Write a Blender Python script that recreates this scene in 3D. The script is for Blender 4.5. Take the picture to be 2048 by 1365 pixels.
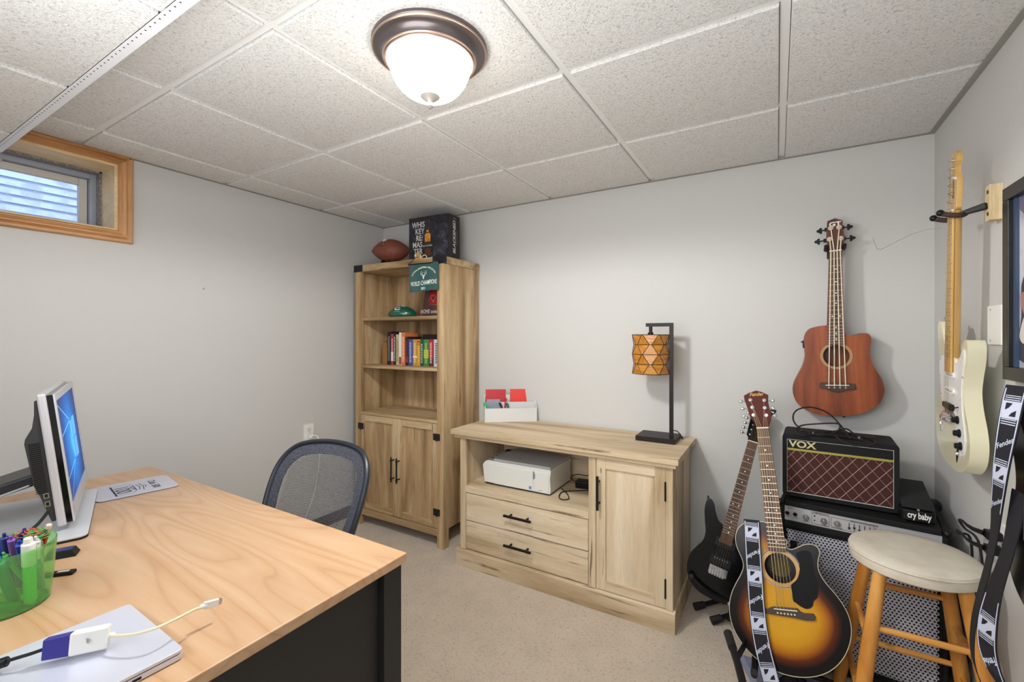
import bpy, bmesh, math, random
from mathutils import Vector, Matrix
from mathutils.geometry import delaunay_2d_cdt
random.seed(7)
PI = math.pi
for o in list(bpy.data.objects): bpy.data.objects.remove(o)
scene = bpy.context.scene
COL = scene.collection

# ---------------------------------------------------------------- camera
FPX, YAW, HZ, CZ = 891.3, math.radians(30.73), 672.35, 1.31
cam_d = bpy.data.cameras.new('camera'); cam = bpy.data.objects.new('camera', cam_d); COL.objects.link(cam)
cam_d.sensor_width = 36; cam_d.lens = FPX / 2048 * 36; cam_d.shift_y = -(682.5 - HZ) / 2048
cam_d.clip_start = 0.02
cam.location = (0, 0, CZ); cam.rotation_euler = (PI / 2, 0, YAW)
scene.camera = cam

# ---------------------------------------------------------------- world, sun, fill
w = bpy.data.worlds.new('world'); scene.world = w; w.use_nodes = True
bg = w.node_tree.nodes['Background']
bg.inputs[0].default_value = (0.62, 0.76, 1.0, 1); bg.inputs[1].default_value = 2.0
def lamp(name, kind, energy, color, loc, rot, **kw):
    d = bpy.data.lights.new(name, kind); d.energy = energy; d.color = color
    for k, v in kw.items(): setattr(d, k, v)
    o = bpy.data.objects.new(name, d); COL.objects.link(o); o.location = loc; o.rotation_euler = rot
    return o
lamp('sun', 'SUN', 4.0, (1, .95, .86), (0, 0, 6), (math.radians(38), 0, math.radians(35)), angle=math.radians(.6))
# unseen area lights added as soft fill, behind and beside the camera
lamp('rear_fill', 'AREA', 36, (0.93, 0.96, 1.0), (-1.0, -.85, 2.03), (math.radians(28), 0, 0), shape='RECTANGLE', size=2.2, size_y=.7)
lamp('bounce_fill', 'AREA', 22, (0.94, 0.97, 1.0), (-0.6, 0.05, 1.40), (math.radians(130), 0, 0), shape='RECTANGLE', size=1.2, size_y=.9)  # added fill aimed up and forward, standing in for bounced flash light
lamp('ceiling_lamp_bulb', 'SPOT', 50, (1.0, .985, .96), (-.884, 1.012, 1.962), (0, 0, 0), spot_size=math.radians(180), spot_blend=.25, shadow_soft_size=.075)
DOME_STRENGTH = 14.0
vs = scene.view_settings
vs.view_transform = 'Standard'; vs.look = 'None'; vs.exposure = 0.0; vs.gamma = 1; vs.use_curve_mapping = False

# ---------------------------------------------------------------- mesh helpers
class MB:
    def __init__(s): s.v = []; s.f = []
    def add(s, vs, fs, T=None):
        n = len(s.v)
        s.v += [tuple(T @ Vector(p)) if T else tuple(p) for p in vs]
        s.f += [tuple(i + n for i in f) for f in fs]
        return s
    def box(s, a, b, T=None):
        x0, y0, z0 = a; x1, y1, z1 = b
        return s.add([(x0,y0,z0),(x1,y0,z0),(x1,y1,z0),(x0,y1,z0),(x0,y0,z1),(x1,y0,z1),(x1,y1,z1),(x0,y1,z1)],
                     [(0,3,2,1),(4,5,6,7),(0,1,5,4),(1,2,6,5),(2,3,7,6),(3,0,4,7)], T)
    def bar(s, p, q, w, h, up=(0,0,1), w2=None, h2=None):
        p, q = Vector(p), Vector(q); d = (q - p).normalized(); x = d.cross(Vector(up)).normalized(); y = x.cross(d)
        w2 = w if w2 is None else w2; h2 = h if h2 is None else h2
        vs = []
        for c, ww, hh in ((p, w, h), (q, w2, h2)):
            for a, b in ((-1,-1),(1,-1),(1,1),(-1,1)): vs.append(c + x*a*ww/2 + y*b*hh/2)
        return s.add(vs, [(0,1,2,3),(7,6,5,4),(0,4,5,1),(1,5,6,2),(2,6,7,3),(3,7,4,0)])
    def tube(s, pts, r, n=8, cap=True, closed=False, flat=1.0, up=None):
        P = [Vector(p) for p in pts]; m = len(P)
        R = r if isinstance(r, (list, tuple)) else [r] * m
        vs = []; prev = None
        for i in range(m):
            if closed: t = (P[(i+1) % m] - P[i-1]).normalized()
            else: t = (P[min(i+1, m-1)] - P[max(i-1, 0)]).normalized()
            if prev is None:
                a = Vector(up) if up else (Vector((0,0,1)) if abs(t.z) < .9 else Vector((1,0,0)))
                x = t.cross(a).normalized()
            else: x = (prev - t * prev.dot(t)).normalized()
            prev = x; y = t.cross(x)
            for k in range(n):
                a = 2*PI*k/n
                vs.append(P[i] + x*math.cos(a)*R[i] + y*math.sin(a)*R[i]*flat)
        fs = []
        for i in range(m if closed else m-1):
            j = (i+1) % m
            for k in range(n):
                l = (k+1) % n
                fs.append((i*n+k, i*n+l, j*n+l, j*n+k))
        if cap and not closed:
            fs.append(tuple(range(n-1, -1, -1))); fs.append(tuple(range((m-1)*n, m*n)))
        return s.add(vs, fs)
    def cyl(s, p, q, r, r2=None, n=16): return s.tube([p, q], [r, r if r2 is None else r2], n)
    def lathe(s, prof, n=32, T=None):
        vs = []; fs = []
        for r, z in prof:
            for k in range(n):
                a = 2*PI*k/n; vs.append((r*math.cos(a), r*math.sin(a), z))
        for i in range(len(prof)-1):
            for k in range(n):
                l = (k+1) % n
                fs.append((i*n+k, i*n+l, (i+1)*n+l, (i+1)*n+k))
        if prof[0][0] > 1e-5: fs.append(tuple(range(n-1, -1, -1)))
        if prof[-1][0] > 1e-5: fs.append(tuple(range((len(prof)-1)*n, len(prof)*n)))
        return s.add(vs, fs, T)
    def prism(s, out, y0, y1, T=None, axis='y'):
        n = len(out)
        def P(a, b, c):
            return (a, c, b) if axis == 'y' else ((a, b, c) if axis == 'z' else (c, a, b))
        vs = [P(a, b, y0) for a, b in out] + [P(a, b, y1) for a, b in out]
        fs = [tuple(range(n)), tuple(range(2*n-1, n-1, -1))] + [(i, i+n, (i+1) % n + n, (i+1) % n) for i in range(n)]
        return s.add(vs, fs, T)
    def plate(s, out, holes, y0, y1, step=None, T=None):
        """flat plate in the xz plane with holes, from y0 (front) to y1 (back), walls around outline and holes"""
        tv, tf = fill2d(out, holes, step)
        n = len(tv)
        s.add([(a, y0, b) for a, b in tv], tf, T)
        s.add([(a, y1, b) for a, b in tv], [tuple(reversed(f)) for f in tf], T)
        for lp in [out] + list(holes):
            m = len(lp)
            s.add([(a, y0, b) for a, b in lp] + [(a, y1, b) for a, b in lp], [(i, i+m, (i+1) % m + m, (i+1) % m) for i in range(m)], T)
        return s
    def ball(s, c, rx, ry=None, rz=None, n=16, m=10, T=None):
        ry = rx if ry is None else ry; rz = rx if rz is None else rz
        vs = [(c[0], c[1], c[2]-rz)]; fs = []
        for i in range(1, m):
            ph = -PI/2 + PI*i/m
            for k in range(n):
                a = 2*PI*k/n; vs.append((c[0]+rx*math.cos(ph)*math.cos(a), c[1]+ry*math.cos(ph)*math.sin(a), c[2]+rz*math.sin(ph)))
        vs.append((c[0], c[1], c[2]+rz)); L = len(vs)-1
        for k in range(n):
            l = (k+1) % n
            fs.append((0, 1+l, 1+k)); fs.append((L, L-n+k, L-n+l))
            for i in range(m-2): fs.append((1+i*n+k, 1+i*n+l, 1+(i+1)*n+l, 1+(i+1)*n+k))
        return s.add(vs, fs, T)
    def ribbon(s, L, R, th, up):
        """strip between two polylines with thickness th along vectors up[i]"""
        n = len(L); vs = []
        for i in range(n):
            u = Vector(up[i]) * th
            vs += [Vector(L[i]), Vector(R[i]), Vector(R[i]) - u, Vector(L[i]) - u]
        fs = []
        for i in range(n-1):
            a, b = i*4, i*4+4
            fs += [(a, a+1, b+1, b), (a+1, a+2, b+2, b+1), (a+2, a+3, b+3, b+2), (a+3, a, b, b+3)]
        fs += [(3,2,1,0), (n*4-4, n*4-3, n*4-2, n*4-1)]
        return s.add(vs, fs)

def inside(p, poly):
    x, y = p; c = False; n = len(poly); j = n-1
    for i in range(n):
        xi, yi = poly[i]; xj, yj = poly[j]
        if (yi > y) != (yj > y) and x < (xj-xi)*(y-yi)/(yj-yi) + xi: c = not c
        j = i
    return c
def dist_poly(p, poly):
    best = 1e9; n = len(poly)
    for i in range(n):
        ax, ay = poly[i]; bx, by = poly[(i+1) % n]
        dx, dy = bx-ax, by-ay; L = dx*dx+dy*dy or 1e-12
        t = max(0, min(1, ((p[0]-ax)*dx+(p[1]-ay)*dy)/L))
        d = math.hypot(p[0]-ax-t*dx, p[1]-ay-t*dy)
        if d < best: best = d
    return best
def fill2d(out, holes=(), step=None):
    loops = [list(out)] + [list(h) for h in holes]
    vs = []; es = []
    for lp in loops:
        b = len(vs); n = len(lp); vs += [Vector(p) for p in lp]; es += [(b+i, b+(i+1) % n) for i in range(n)]
    if step:
        xs = [p[0] for p in out]; ys = [p[1] for p in out]
        x = min(xs)
        while x < max(xs):
            y = min(ys)
            while y < max(ys):
                q = (x, y)
                if inside(q, out) and dist_poly(q, out) > step*.4 and not any(inside(q, h) or dist_poly(q, h) < step*.4 for h in holes): vs.append(Vector(q))
                y += step
            x += step
    r = delaunay_2d_cdt(vs, es, [], 0, 1e-7)
    V = [tuple(v) for v in r[0]]; F = []
    for f in r[2]:
        c = (sum(V[i][0] for i in f)/len(f), sum(V[i][1] for i in f)/len(f))
        if inside(c, out) and not any(inside(c, h) for h in holes): F.append(tuple(f))
    return V, F
def spline(pts, n=6, closed=True):
    out = []; m = len(pts)
    for i in range(m if closed else m-1):
        g = (lambda k: pts[k % m]) if closed else (lambda k: pts[max(0, min(m-1, k))])
        p0, p1, p2, p3 = g(i-1), g(i), g(i+1), g(i+2)
        for k in range(n):
            t = k/n
            out.append(tuple(.5*((2*b)+(-a+c)*t+(2*a-5*b+4*c-d)*t*t+(-a+3*b-3*c+d)*t**3) for a, b, c, d in zip(p0, p1, p2, p3)))
    if not closed: out.append(tuple(pts[-1]))
    return out
def circle(cx, cy, r, n=24, ry=None): return [(cx+r*math.cos(2*PI*k/n), cy+(ry or r)*math.sin(2*PI*k/n)) for k in range(n)]
def rrect(x0, y0, x1, y1, r, n=5):
    out = []
    for cx, cy, a0 in ((x1-r, y1-r, 0), (x0+r, y1-r, 90), (x0+r, y0+r, 180), (x1-r, y0+r, 270)):
        for k in range(n+1):
            a = math.radians(a0 + 90*k/n); out.append((cx+r*math.cos(a), cy+r*math.sin(a)))
    return out

def obj(name, mb, mat, parent=None, bevel=0, seg=2, angle=35, label=None, kind=None):
    me = bpy.data.meshes.new(name)
    me.from_pydata([tuple(p) for p in mb.v], [], mb.f); me.validate(); me.update()
    bm = bmesh.new(); bm.from_mesh(me); bmesh.ops.recalc_face_normals(bm, faces=bm.faces); bm.to_mesh(me); bm.free()
    for p in me.polygons: p.use_smooth = True
    me.set_sharp_from_angle(angle=math.radians(angle))
    if mat: me.materials.append(mat)
    o = bpy.data.objects.new(name, me); COL.objects.link(o)
    if parent: o.parent = parent
    if bevel:
        m = o.modifiers.new('bevel', 'BEVEL'); m.width = bevel; m.segments = seg; m.limit_method = 'ANGLE'; m.angle_limit = math.radians(30); m.harden_normals = True
    if label: o['label'] = label
    if kind: o['kind'] = kind
    return o
def bx(name, a, b, mat, parent=None, bevel=0, **k): return obj(name, MB().box(a, b), mat, parent, bevel, **k)
def thing(name, label, cat, loc=(0,0,0), rz=0, group=None, matrix=None, kind=None):
    o = bpy.data.objects.new(name, None); COL.objects.link(o); o.empty_display_size = .05
    if matrix is not None: o.matrix_world = matrix
    else: o.location = loc; o.rotation_euler = (0, 0, rz)
    if kind: o['kind'] = kind
    if label: o['label'] = label
    if cat: o['category'] = cat
    if group: o['group'] = group
    return o
def tag(o, label, cat, group=None):
    o['label'] = label; o['category'] = cat
    if group: o['group'] = group
    return o
def frame_mat(org, X, Z):
    Z = Vector(Z).normalized(); X = Vector(X); X = (X - Z*X.dot(Z)).normalized(); Y = Z.cross(X)
    return Matrix(((X.x,Y.x,Z.x,org[0]),(X.y,Y.y,Z.y,org[1]),(X.z,Y.z,Z.z,org[2]),(0,0,0,1)))
def ray(u, v):
    x = (u-1024)/FPX; z = -(v-HZ)/FPX; c, s = math.cos(YAW), math.sin(YAW)
    return Vector((c*x-s, s*x+c, z))
def on_plane(u, v, P, N):
    r = ray(u, v); P = Vector(P); N = Vector(N); o = Vector((0,0,CZ))
    return o + r*((P-o).dot(N)/r.dot(N))

def text_mesh(body, size, bold=0.0, shear=0.0, align='CENTER', spacing=1.0, res=3):
    """2-D text outline triangulated: returns (verts2d, faces)"""
    cu = bpy.data.curves.new('t', 'FONT'); cu.body = body; cu.size = size; cu.align_x = align; cu.align_y = 'CENTER'
    cu.shear = shear; cu.offset = bold*size; cu.resolution_u = res; cu.space_character = spacing; cu.space_line = .78
    o = bpy.data.objects.new('t', cu); COL.objects.link(o)
    dg = bpy.context.evaluated_depsgraph_get(); me = bpy.data.meshes.new_from_object(o.evaluated_get(dg))
    V = [(v.co.x, v.co.y) for v in me.vertices]; F = [tuple(p.vertices) for p in me.polygons]
    bpy.data.objects.remove(o); bpy.data.curves.remove(cu); bpy.data.meshes.remove(me)
    return V, F
def print2d(name, V, F, fn, mat, parent, **k):
    """lay a 2-D mesh on a surface through fn(x, y) -> point"""
    mb = MB(); mb.add([fn(x, y) for x, y in V], F)
    me = bpy.data.meshes.new(name); me.from_pydata([tuple(p) for p in mb.v], [], mb.f); me.update()
    me.materials.append(mat)
    o = bpy.data.objects.new(name, me); COL.objects.link(o); o.parent = parent
    for a, b in k.items(): o[a] = b
    return o
def lettering(body, size, fn, mat, parent, name='lettering', **k):
    V, F = text_mesh(body, size, **k); return print2d(name, V, F, fn, mat, parent)

# ---------------------------------------------------------------- materials
def lin(c):
    out = []
    for v in c[:3]:
        v = v/255; out.append(v/12.92 if v <= .04045 else ((v+.055)/1.055)**2.4)
    return tuple(out) + (1,)
MATS = {}
def mat(name, col, rough=.5, metal=0, spec=.5, **k):
    if name in MATS: return MATS[name]
    m = bpy.data.materials.new(name); m.use_nodes = True; b = m.node_tree.nodes['Principled BSDF']
    b.inputs['Base Color'].default_value = lin(col); b.inputs['Roughness'].default_value = rough
    b.inputs['Metallic'].default_value = metal; b.inputs['Specular IOR Level'].default_value = spec
    for key, v in k.items():
        if key == 'emit': b.inputs['Emission Color'].default_value = lin(v[0]); b.inputs['Emission Strength'].default_value = v[1]
        elif key == 'trans': b.inputs['Transmission Weight'].default_value = v
        elif key == 'coat': b.inputs['Coat Weight'].default_value = v; b.inputs['Coat Roughness'].default_value = .08
        elif key == 'alpha': b.inputs['Alpha'].default_value = v
        elif key == 'sheen': b.inputs['Sheen Weight'].default_value = v
        elif key == 'sss': b.inputs['Subsurface Weight'].default_value = v; b.inputs['Subsurface Scale'].default_value = .01
    MATS[name] = m; return m
class NT:
    def __init__(s, m): s.t = m.node_tree; s.b = s.t.nodes.get('Principled BSDF'); s.tc = s.t.nodes.new('ShaderNodeTexCoord')
    def n(s, kind, **k):
        x = s.t.nodes.new('ShaderNode'+kind)
        for a, v in k.items():
            if hasattr(x, a) and not a[0].isupper(): setattr(x, a, v)
        return x
    def l(s, a, b): s.t.links.new(a, b)
    def mapping(s, scale=(1,1,1), rot=(0,0,0), loc=(0,0,0), src='Object'):
        m = s.n('Mapping'); m.inputs['Scale'].default_value = scale; m.inputs['Rotation'].default_value = rot; m.inputs['Location'].default_value = loc
        s.l(s.tc.outputs[src], m.inputs[0]); return m.outputs[0]
    def noise(s, vec, scale=5, detail=3, rough=.5, dist=0):
        x = s.n('TexNoise'); x.inputs['Scale'].default_value = scale; x.inputs['Detail'].default_value = detail
        x.inputs['Roughness'].default_value = rough; x.inputs['Distortion'].default_value = dist
        if vec: s.l(vec, x.inputs['Vector'])
        return x.outputs['Fac']
    def ramp(s, fac, stops, interp='LINEAR'):
        r = s.n('ValToRGB'); e = r.color_ramp; e.interpolation = interp
        while len(e.elements) < len(stops): e.elements.new(.5)
        for el, (p, c) in zip(e.elements, stops): el.position = p; el.color = c if len(c) == 4 else lin(c)
        s.l(fac, r.inputs[0]); return r.outputs[0]
    def mix(s, fac, a, b, mode='MIX'):
        x = s.n('MixRGB'); x.blend_type = mode
        for i, v in ((0, fac), (1, a), (2, b)):
            if isinstance(v, (int, float)): x.inputs[i].default_value = v
            elif isinstance(v, tuple): x.inputs[i].default_value = v
            else: s.l(v, x.inputs[i])
        return x.outputs[0]
    def bump(s, h, strength=.3, dist=.002):
        x = s.n('Bump'); x.inputs['Strength'].default_value = strength; x.inputs['Distance'].default_value = dist
        s.l(h, x.inputs['Height']); s.l(x.outputs[0], s.b.inputs['Normal'])
    def col(s, c): s.l(c, s.b.inputs['Base Color'])
G = lambda v: (v, v, v, 1)
def wood(name, cols, axis='z', scale=1.0, rough=.5, streak=14, contrast=1.0, knots=None, cracks=None, seed=0, bump=.15, coat=0, band=2.2):
    """grain runs along axis; cols = dark, mid, light"""
    if name in MATS: return MATS[name]
    m = mat(name, cols[1], rough); N = NT(m)
    st = {'x': (.09, 1, 1), 'y': (1, .09, 1), 'z': (1, 1, .09)}[axis]
    v1 = N.mapping(tuple(a*scale for a in st), loc=(seed*3.1, seed*1.7, seed*2.3))
    a = N.noise(v1, band*4, 4, .55, .6)
    b = N.noise(v1, streak*9, 4, .7, .2)
    c1 = N.ramp(a, [(.3, cols[0]), (.5, cols[1]), (.68, cols[2])])
    c2 = N.ramp(b, [(.3, G(1-.42*contrast)), (.62, G(1.0))])
    col = N.mix(.55*min(1, contrast), c1, c2, 'MULTIPLY')
    if knots:
        kv = N.mapping(tuple((.28 if a < .5 else 1)*scale for a in st), loc=(seed*1.3+.4, seed*.7, seed*.9))
        vo = N.n('TexVoronoi'); vo.inputs['Scale'].default_value = knots[0]; N.l(kv, vo.inputs['Vector'])
        dn = N.noise(kv, 60, 3)
        su = N.n('Math', operation='MULTIPLY_ADD'); N.l(dn, su.inputs[0]); su.inputs[1].default_value = .12; N.l(vo.outputs['Distance'], su.inputs[2])
        k = N.ramp(su.outputs[0], [(.085, G(1)), (.13, G(0))])
        col = N.mix(k, col, lin(knots[1]))
    if cracks:
        st2 = {'x': (.035, 1, 1), 'y': (1, .035, 1), 'z': (1, 1, .035)}[axis]
        cn = N.noise(N.mapping(tuple(a*scale for a in st2), loc=(seed, seed*2.2, seed*1.9)), 42, 3, .55, .35)
        gate = N.ramp(N.noise(N.mapping((1, 1, 1), loc=(seed*.7, 0, seed)), 5, 3), [(.42, G(0)), (.58, G(1))])
        col = N.mix(N.mix(1, N.ramp(cn, [(cracks[0], G(.85)), (cracks[0]+.035, G(0))]), gate, 'MULTIPLY'), col, lin(cracks[1]))
    N.col(col); N.bump(b, bump, .001)
    if coat: N.b.inputs['Coat Weight'].default_value = coat
    return m

# room
m_wall = mat('wall paint', (205, 204, 201), .75, spec=.25); N = NT(m_wall)
v = N.mapping(); N.bump(N.noise(v, 95, 3, .55), .22, .003)
m_ceil = mat('ceiling tile', (226, 224, 219), .95, spec=.1); N = NT(m_ceil); v = N.mapping()
na = N.noise(v, 130, 4, .6, .8); nb = N.noise(v, 260, 3, .6); s_ = N.mix(.4, na, nb)
N.bump(s_, .9, .006); N.col(N.ramp(s_, [(.33, (176, 174, 170)), (.47, (226, 225, 222)), (.7, (238, 237, 234))]))
m_tee = mat('ceiling grid paint', (232, 231, 228), .45)
m_carpet = mat('carpet', (196, 183, 166), 1, spec=.05, sheen=.3); N = NT(m_carpet); v = N.mapping()
na = N.noise(v, 230, 4, .75); nb = N.noise(v, 7, 4, .6); nc = N.noise(v, 75, 3, .6, .5)
c = N.ramp(na, [(.3, (186, 167, 145)), (.5, (227, 209, 187)), (.72, (242, 228, 210))]); c2 = N.ramp(nb, [(.3, G(.88)), (.7, G(1))])
c3 = N.ramp(nc, [(.34, G(.8)), (.46, G(1))])
N.col(N.mix(1, N.mix(1, c, c2, 'MULTIPLY'), c3, 'MULTIPLY')); N.bump(N.mix(.5, na, nc), 1, .009)
m_trimwood = wood('window casing oak', [(168, 112, 62), (205, 150, 96), (222, 172, 120)], 'y', 1.2, .4)
m_trimwoodv = wood('window casing oak upright', [(160, 106, 58), (200, 145, 92), (220, 170, 118)], 'z', 1.2, .4)
m_white = mat('white plastic', (236, 236, 232), .4)
m_black = mat('black plastic', (15, 15, 17), .45, spec=.3)
m_blackm = mat('matte black metal', (26, 25, 25), .45, metal=.4)
m_chrome = mat('chrome', (210, 212, 215), .12, metal=1)
m_steel = mat('brushed steel', (190, 191, 193), .32, metal=1)
m_dark = mat('dark void', (8, 8, 8), .9)
m_rubber = mat('black rubber', (20, 20, 21), .7)
m_cream = mat('cream plastic', (230, 222, 190), .4)
m_paperw = mat('white print', (235, 233, 226), .7)
# ================================================================ ROOM
XL, XR, YB, YF, ZC = -2.673, .568, 2.511, -1.75, 2.171
TS = .6096
floor = bx('floor', (XL-.15, YF-.15, -.12), (XR+.15, YB+.15, 0), m_carpet, kind='structure')
bx('wall_back', (XL-.15, YB, 0), (XR+.15, YB+.12, 2.5), m_wall, kind='structure')
bx('wall_right', (XR, YF, 0), (XR+.12, YB, 2.5), m_wall, kind='structure')
bx('wall_front', (XL-.15, YF-.12, 0), (XR+.15, YF, 2.5), m_wall, kind='structure')
# left wall with the window opening
WY0, WY1, WZ0, WZ1 = -.10, .856, 1.80, 2.125
mb = MB(); T = .30
mb.box((XL-T, YF, 0), (XL, YB, WZ0)); mb.box((XL-T, YF, WZ1), (XL, YB, 2.5))
mb.box((XL-T, YF, WZ0), (XL, WY0, WZ1)); mb.box((XL-T, WY1, WZ0), (XL, YB, WZ1))
obj('wall_left', mb, m_wall, kind='structure')
bx('baseboard_left', (XL, 1.0, 0), (XL+.012, YB, .075), wood('brown baseboard', [(50, 24, 14), (78, 40, 24), (100, 56, 34)], 'y'), kind='structure')
# ceiling: backing slab, tees, tiles
ceil = bx('ceiling', (XL-.15, YF-.1, ZC+.03), (XR+.12, YB+.1, ZC+.1), mat('ceiling slab', (120, 120, 118), .9), kind='structure')
xs = [XL, -2.419, -1.809, -1.1998, -.590, .0194, XR]
ys = [YB, 1.936, 1.3264, .7168, .1072, -.5024, -1.112, YF]
SOFY, SOFZ = .49, 2.052
tile_cache = {}
def tile(x0, x1, y0, y1, z, parent):
    g = .0138
    key = (round(x1-x0, 3), round(y1-y0, 3))
    cx, cy = (x0+x1)/2, (y0+y1)/2
    if key not in tile_cache:
        hx, hy = (x1-x0)/2-g, (y1-y0)/2-g
        prof = [(0, .012), (0, -.006), (.0025, -.0095), (.006, -.010)]
        vs = []; fs = []
        for ins, zz in prof:
            vs += [(-hx+ins, -hy+ins, zz), (hx-ins, -hy+ins, zz), (hx-ins, hy-ins, zz), (-hx+ins, hy-ins, zz)]
        for i in range(3):
            for k in range(4): fs.append((i*4+k, i*4+(k+1) % 4, i*4+4+(k+1) % 4, i*4+4+k))
        fs += [(12, 13, 14, 15), (3, 2, 1, 0)]
        o = obj('ceiling_tile', MB().add(vs, fs), m_ceil, parent); tile_cache[key] = o.data
    else:
        o = bpy.data.objects.new('ceiling_tile', tile_cache[key]); COL.objects.link(o); o.parent = parent
    o.location = (cx, cy, z)
    return o
for i in range(len(xs)-1):
    for j in range(len(ys)-1):
        y1, y0 = ys[j], ys[j+1]
        if y1 <= SOFY-.1: continue
        tile(xs[i], xs[i+1], y0, y1, ZC, ceil)
for x in xs[1:-1]:
    bx('tee_bar', (x-.012, YF, ZC), (x+.012, YB, ZC+.008), m_tee, ceil)
for y in ys[1:4]:
    bx('tee_bar', (XL, y-.012, ZC+.0005), (XR, y+.012, ZC+.0085), m_tee, ceil)
m_wang = mat('wall angle shadow tone', (150, 147, 138), .5)  # angle trim darkened to carry the shadow line where walls meet ceiling
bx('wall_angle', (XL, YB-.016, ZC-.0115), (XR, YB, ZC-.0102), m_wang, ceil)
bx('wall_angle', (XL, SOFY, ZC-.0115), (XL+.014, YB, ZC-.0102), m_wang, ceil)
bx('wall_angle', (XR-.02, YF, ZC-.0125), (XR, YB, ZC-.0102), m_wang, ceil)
# the lower soffit over the desk side
sof = bx('trim_1', (XL, YF, SOFZ+.02), (-.1, SOFY-.003, ZC-.001), m_tee, kind='structure')
sx = [XL, -2.40, -1.806, -1.206, -.60, -.1]
for i in range(len(sx)-1):
    for j in range(3):
        y1 = SOFY-.012-j*TS; tile(sx[i], sx[i+1], y1-TS, y1, SOFZ+.004, sof)
for x in sx[1:-1]: bx('tee_bar', (x-.012, YF, SOFZ+.004), (x+.012, SOFY-.02, SOFZ+.012), m_tee, sof)
m_ang = mat('angle trim white', (226, 227, 230), .4)
mb = MB(); mb.box((XL, SOFY-.027, SOFZ-.0075), (-.08, SOFY, SOFZ-.0055)); mb.box((XL, SOFY-.003, SOFZ-.0055), (-.08, SOFY, ZC-.008))
obj('edge_angle', mb, m_ang, sof, bevel=.001)
mb = MB()
x = XL+.02
while x < -.1:
    mb.cyl((x, SOFY-.020, SOFZ-.008), (x, SOFY-.020, SOFZ-.007), .0022, n=6); x += .025
obj('punched_hole', mb, m_dark, sof, kind='stuff')

# ---- window in the left wall
win = thing('window_1', None, None, (0,0,0), kind='structure')
def casing(parent, name, p0, p1, horizontal, mt):
    """moulded casing between outer rectangle and opening, stepped profile on the wall face (+x)"""
    pass
CW = .055
prof = [(0, 0), (0, .010), (.005, .016), (.010, .016), (.0115, .011), (.014, .011), (.022, .017), (.028, .017), (.030, .011), (.033, .012), (.040, .021), (.050, .021), (.0535, .017), (CW, .010), (CW, 0)]
def mitred(name, corners, mt):
    """corners: inner a,b and outward dirs; sweeps prof from inner edge outwards"""
    a, b, oa, ob = corners; vs = []; n = len(prof)
    for base, out in ((a, oa), (b, ob)):
        for d, h in prof: vs.append((XL+h, base[0]+out[0]*d, base[1]+out[1]*d))
    fs = [(i, i+1, i+1+n, i+n) for i in range(n-1)] + [tuple(range(n)), tuple(range(2*n-1, n-1, -1))]
    obj(name, MB().add(vs, fs), mt, win)
iy0, iy1, iz0, iz1 = WY0, WY1, WZ0+.006, 2.118
mitred('casing', ((iy1, iz0), (iy1, iz1), (1, -1), (1, 1)), m_trimwoodv)
mitred('casing', ((iy0, iz0), (iy1, iz0), (-1, -1), (1, -1)), m_trimwood)
mitred('casing', ((iy0, iz1), (iy1, iz1), (-1, .8), (1, .8)), m_trimwood)
mitred('casing', ((iy0, iz0), (iy0, iz1), (-1, -1), (-1, 1)), m_trimwoodv)
m_jamb = wood('jamb pine', [(215, 178, 120), (236, 208, 160), (246, 224, 184)], 'y', 1, .45)
jx = -2.822
for a, b in (((jx, WY1-.012, iz0), (XL+.002, WY1, iz1)), ((jx, iy0, iz1-.012), (XL+.002, WY1-.012, iz1)), ((jx, iy0, iz0), (XL+.002, WY1-.012, iz0+.008))):
    bx('jamb', a, b, m_jamb, win)
m_conc = mat('rough concrete', (150, 148, 146), .95); N = NT(m_conc); v = N.mapping(); na = N.noise(v, 120, 5, .7); N.col(N.ramp(na, [(.3, (98, 90, 84)), (.6, (170, 168, 166))])); N.bump(na, .9, .006)
for a, b in (((-2.975, WY1-.02, iz0), (jx, WY1+.02, iz1)), ((-2.975, iy0, iz1-.02), (jx, WY1, iz1+.03)), ((-2.975, iy0, iz0-.02), (jx, WY1, iz0+.006))):
    bx('reveal', a, b, m_conc, win)
m_alu = mat('grey window frame', (176, 182, 196), .4, metal=.3)
m_sash = mat('off-white sash', (214, 208, 200), .45)
fx = -2.90
gy1, gz0, gz1 = .795, iz0+.055, 2.098-.003
for a, b in (((fx-.06, .815, iz0), (fx+.03, WY1-.018, iz1-.02)), ((fx-.06, iy0, iz1-.042), (fx+.03, .815, iz1-.02)), ((fx-.06, iy0, iz0), (fx+.02, .815, iz0+.012))):
    bx('window_frame', a, b, m_alu, win, bevel=.002)
for a, b in (((fx-.03, .782, iz0+.012), (fx, .812, iz1-.044)), ((fx-.03, iy0, iz1-.075), (fx, .782, iz1-.044)), ((fx-.03, iy0, iz0+.012), (fx, .782, iz0+.035))):
    bx('sash', a, b, m_sash, win, bevel=.002)
bx('latch', (fx, .50, iz1-.052), (fx+.02, .53, iz1-.042), m_steel, win)
m_glass = mat('window glass', (235, 243, 250), .02, trans=1.0, spec=.3); m_glass.node_tree.nodes['Principled BSDF'].inputs['IOR'].default_value = 1.02
bx('pane', (fx-.017, iy0, iz0+.03), (fx-.013, .79, iz1-.07), m_glass, win)
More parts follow.
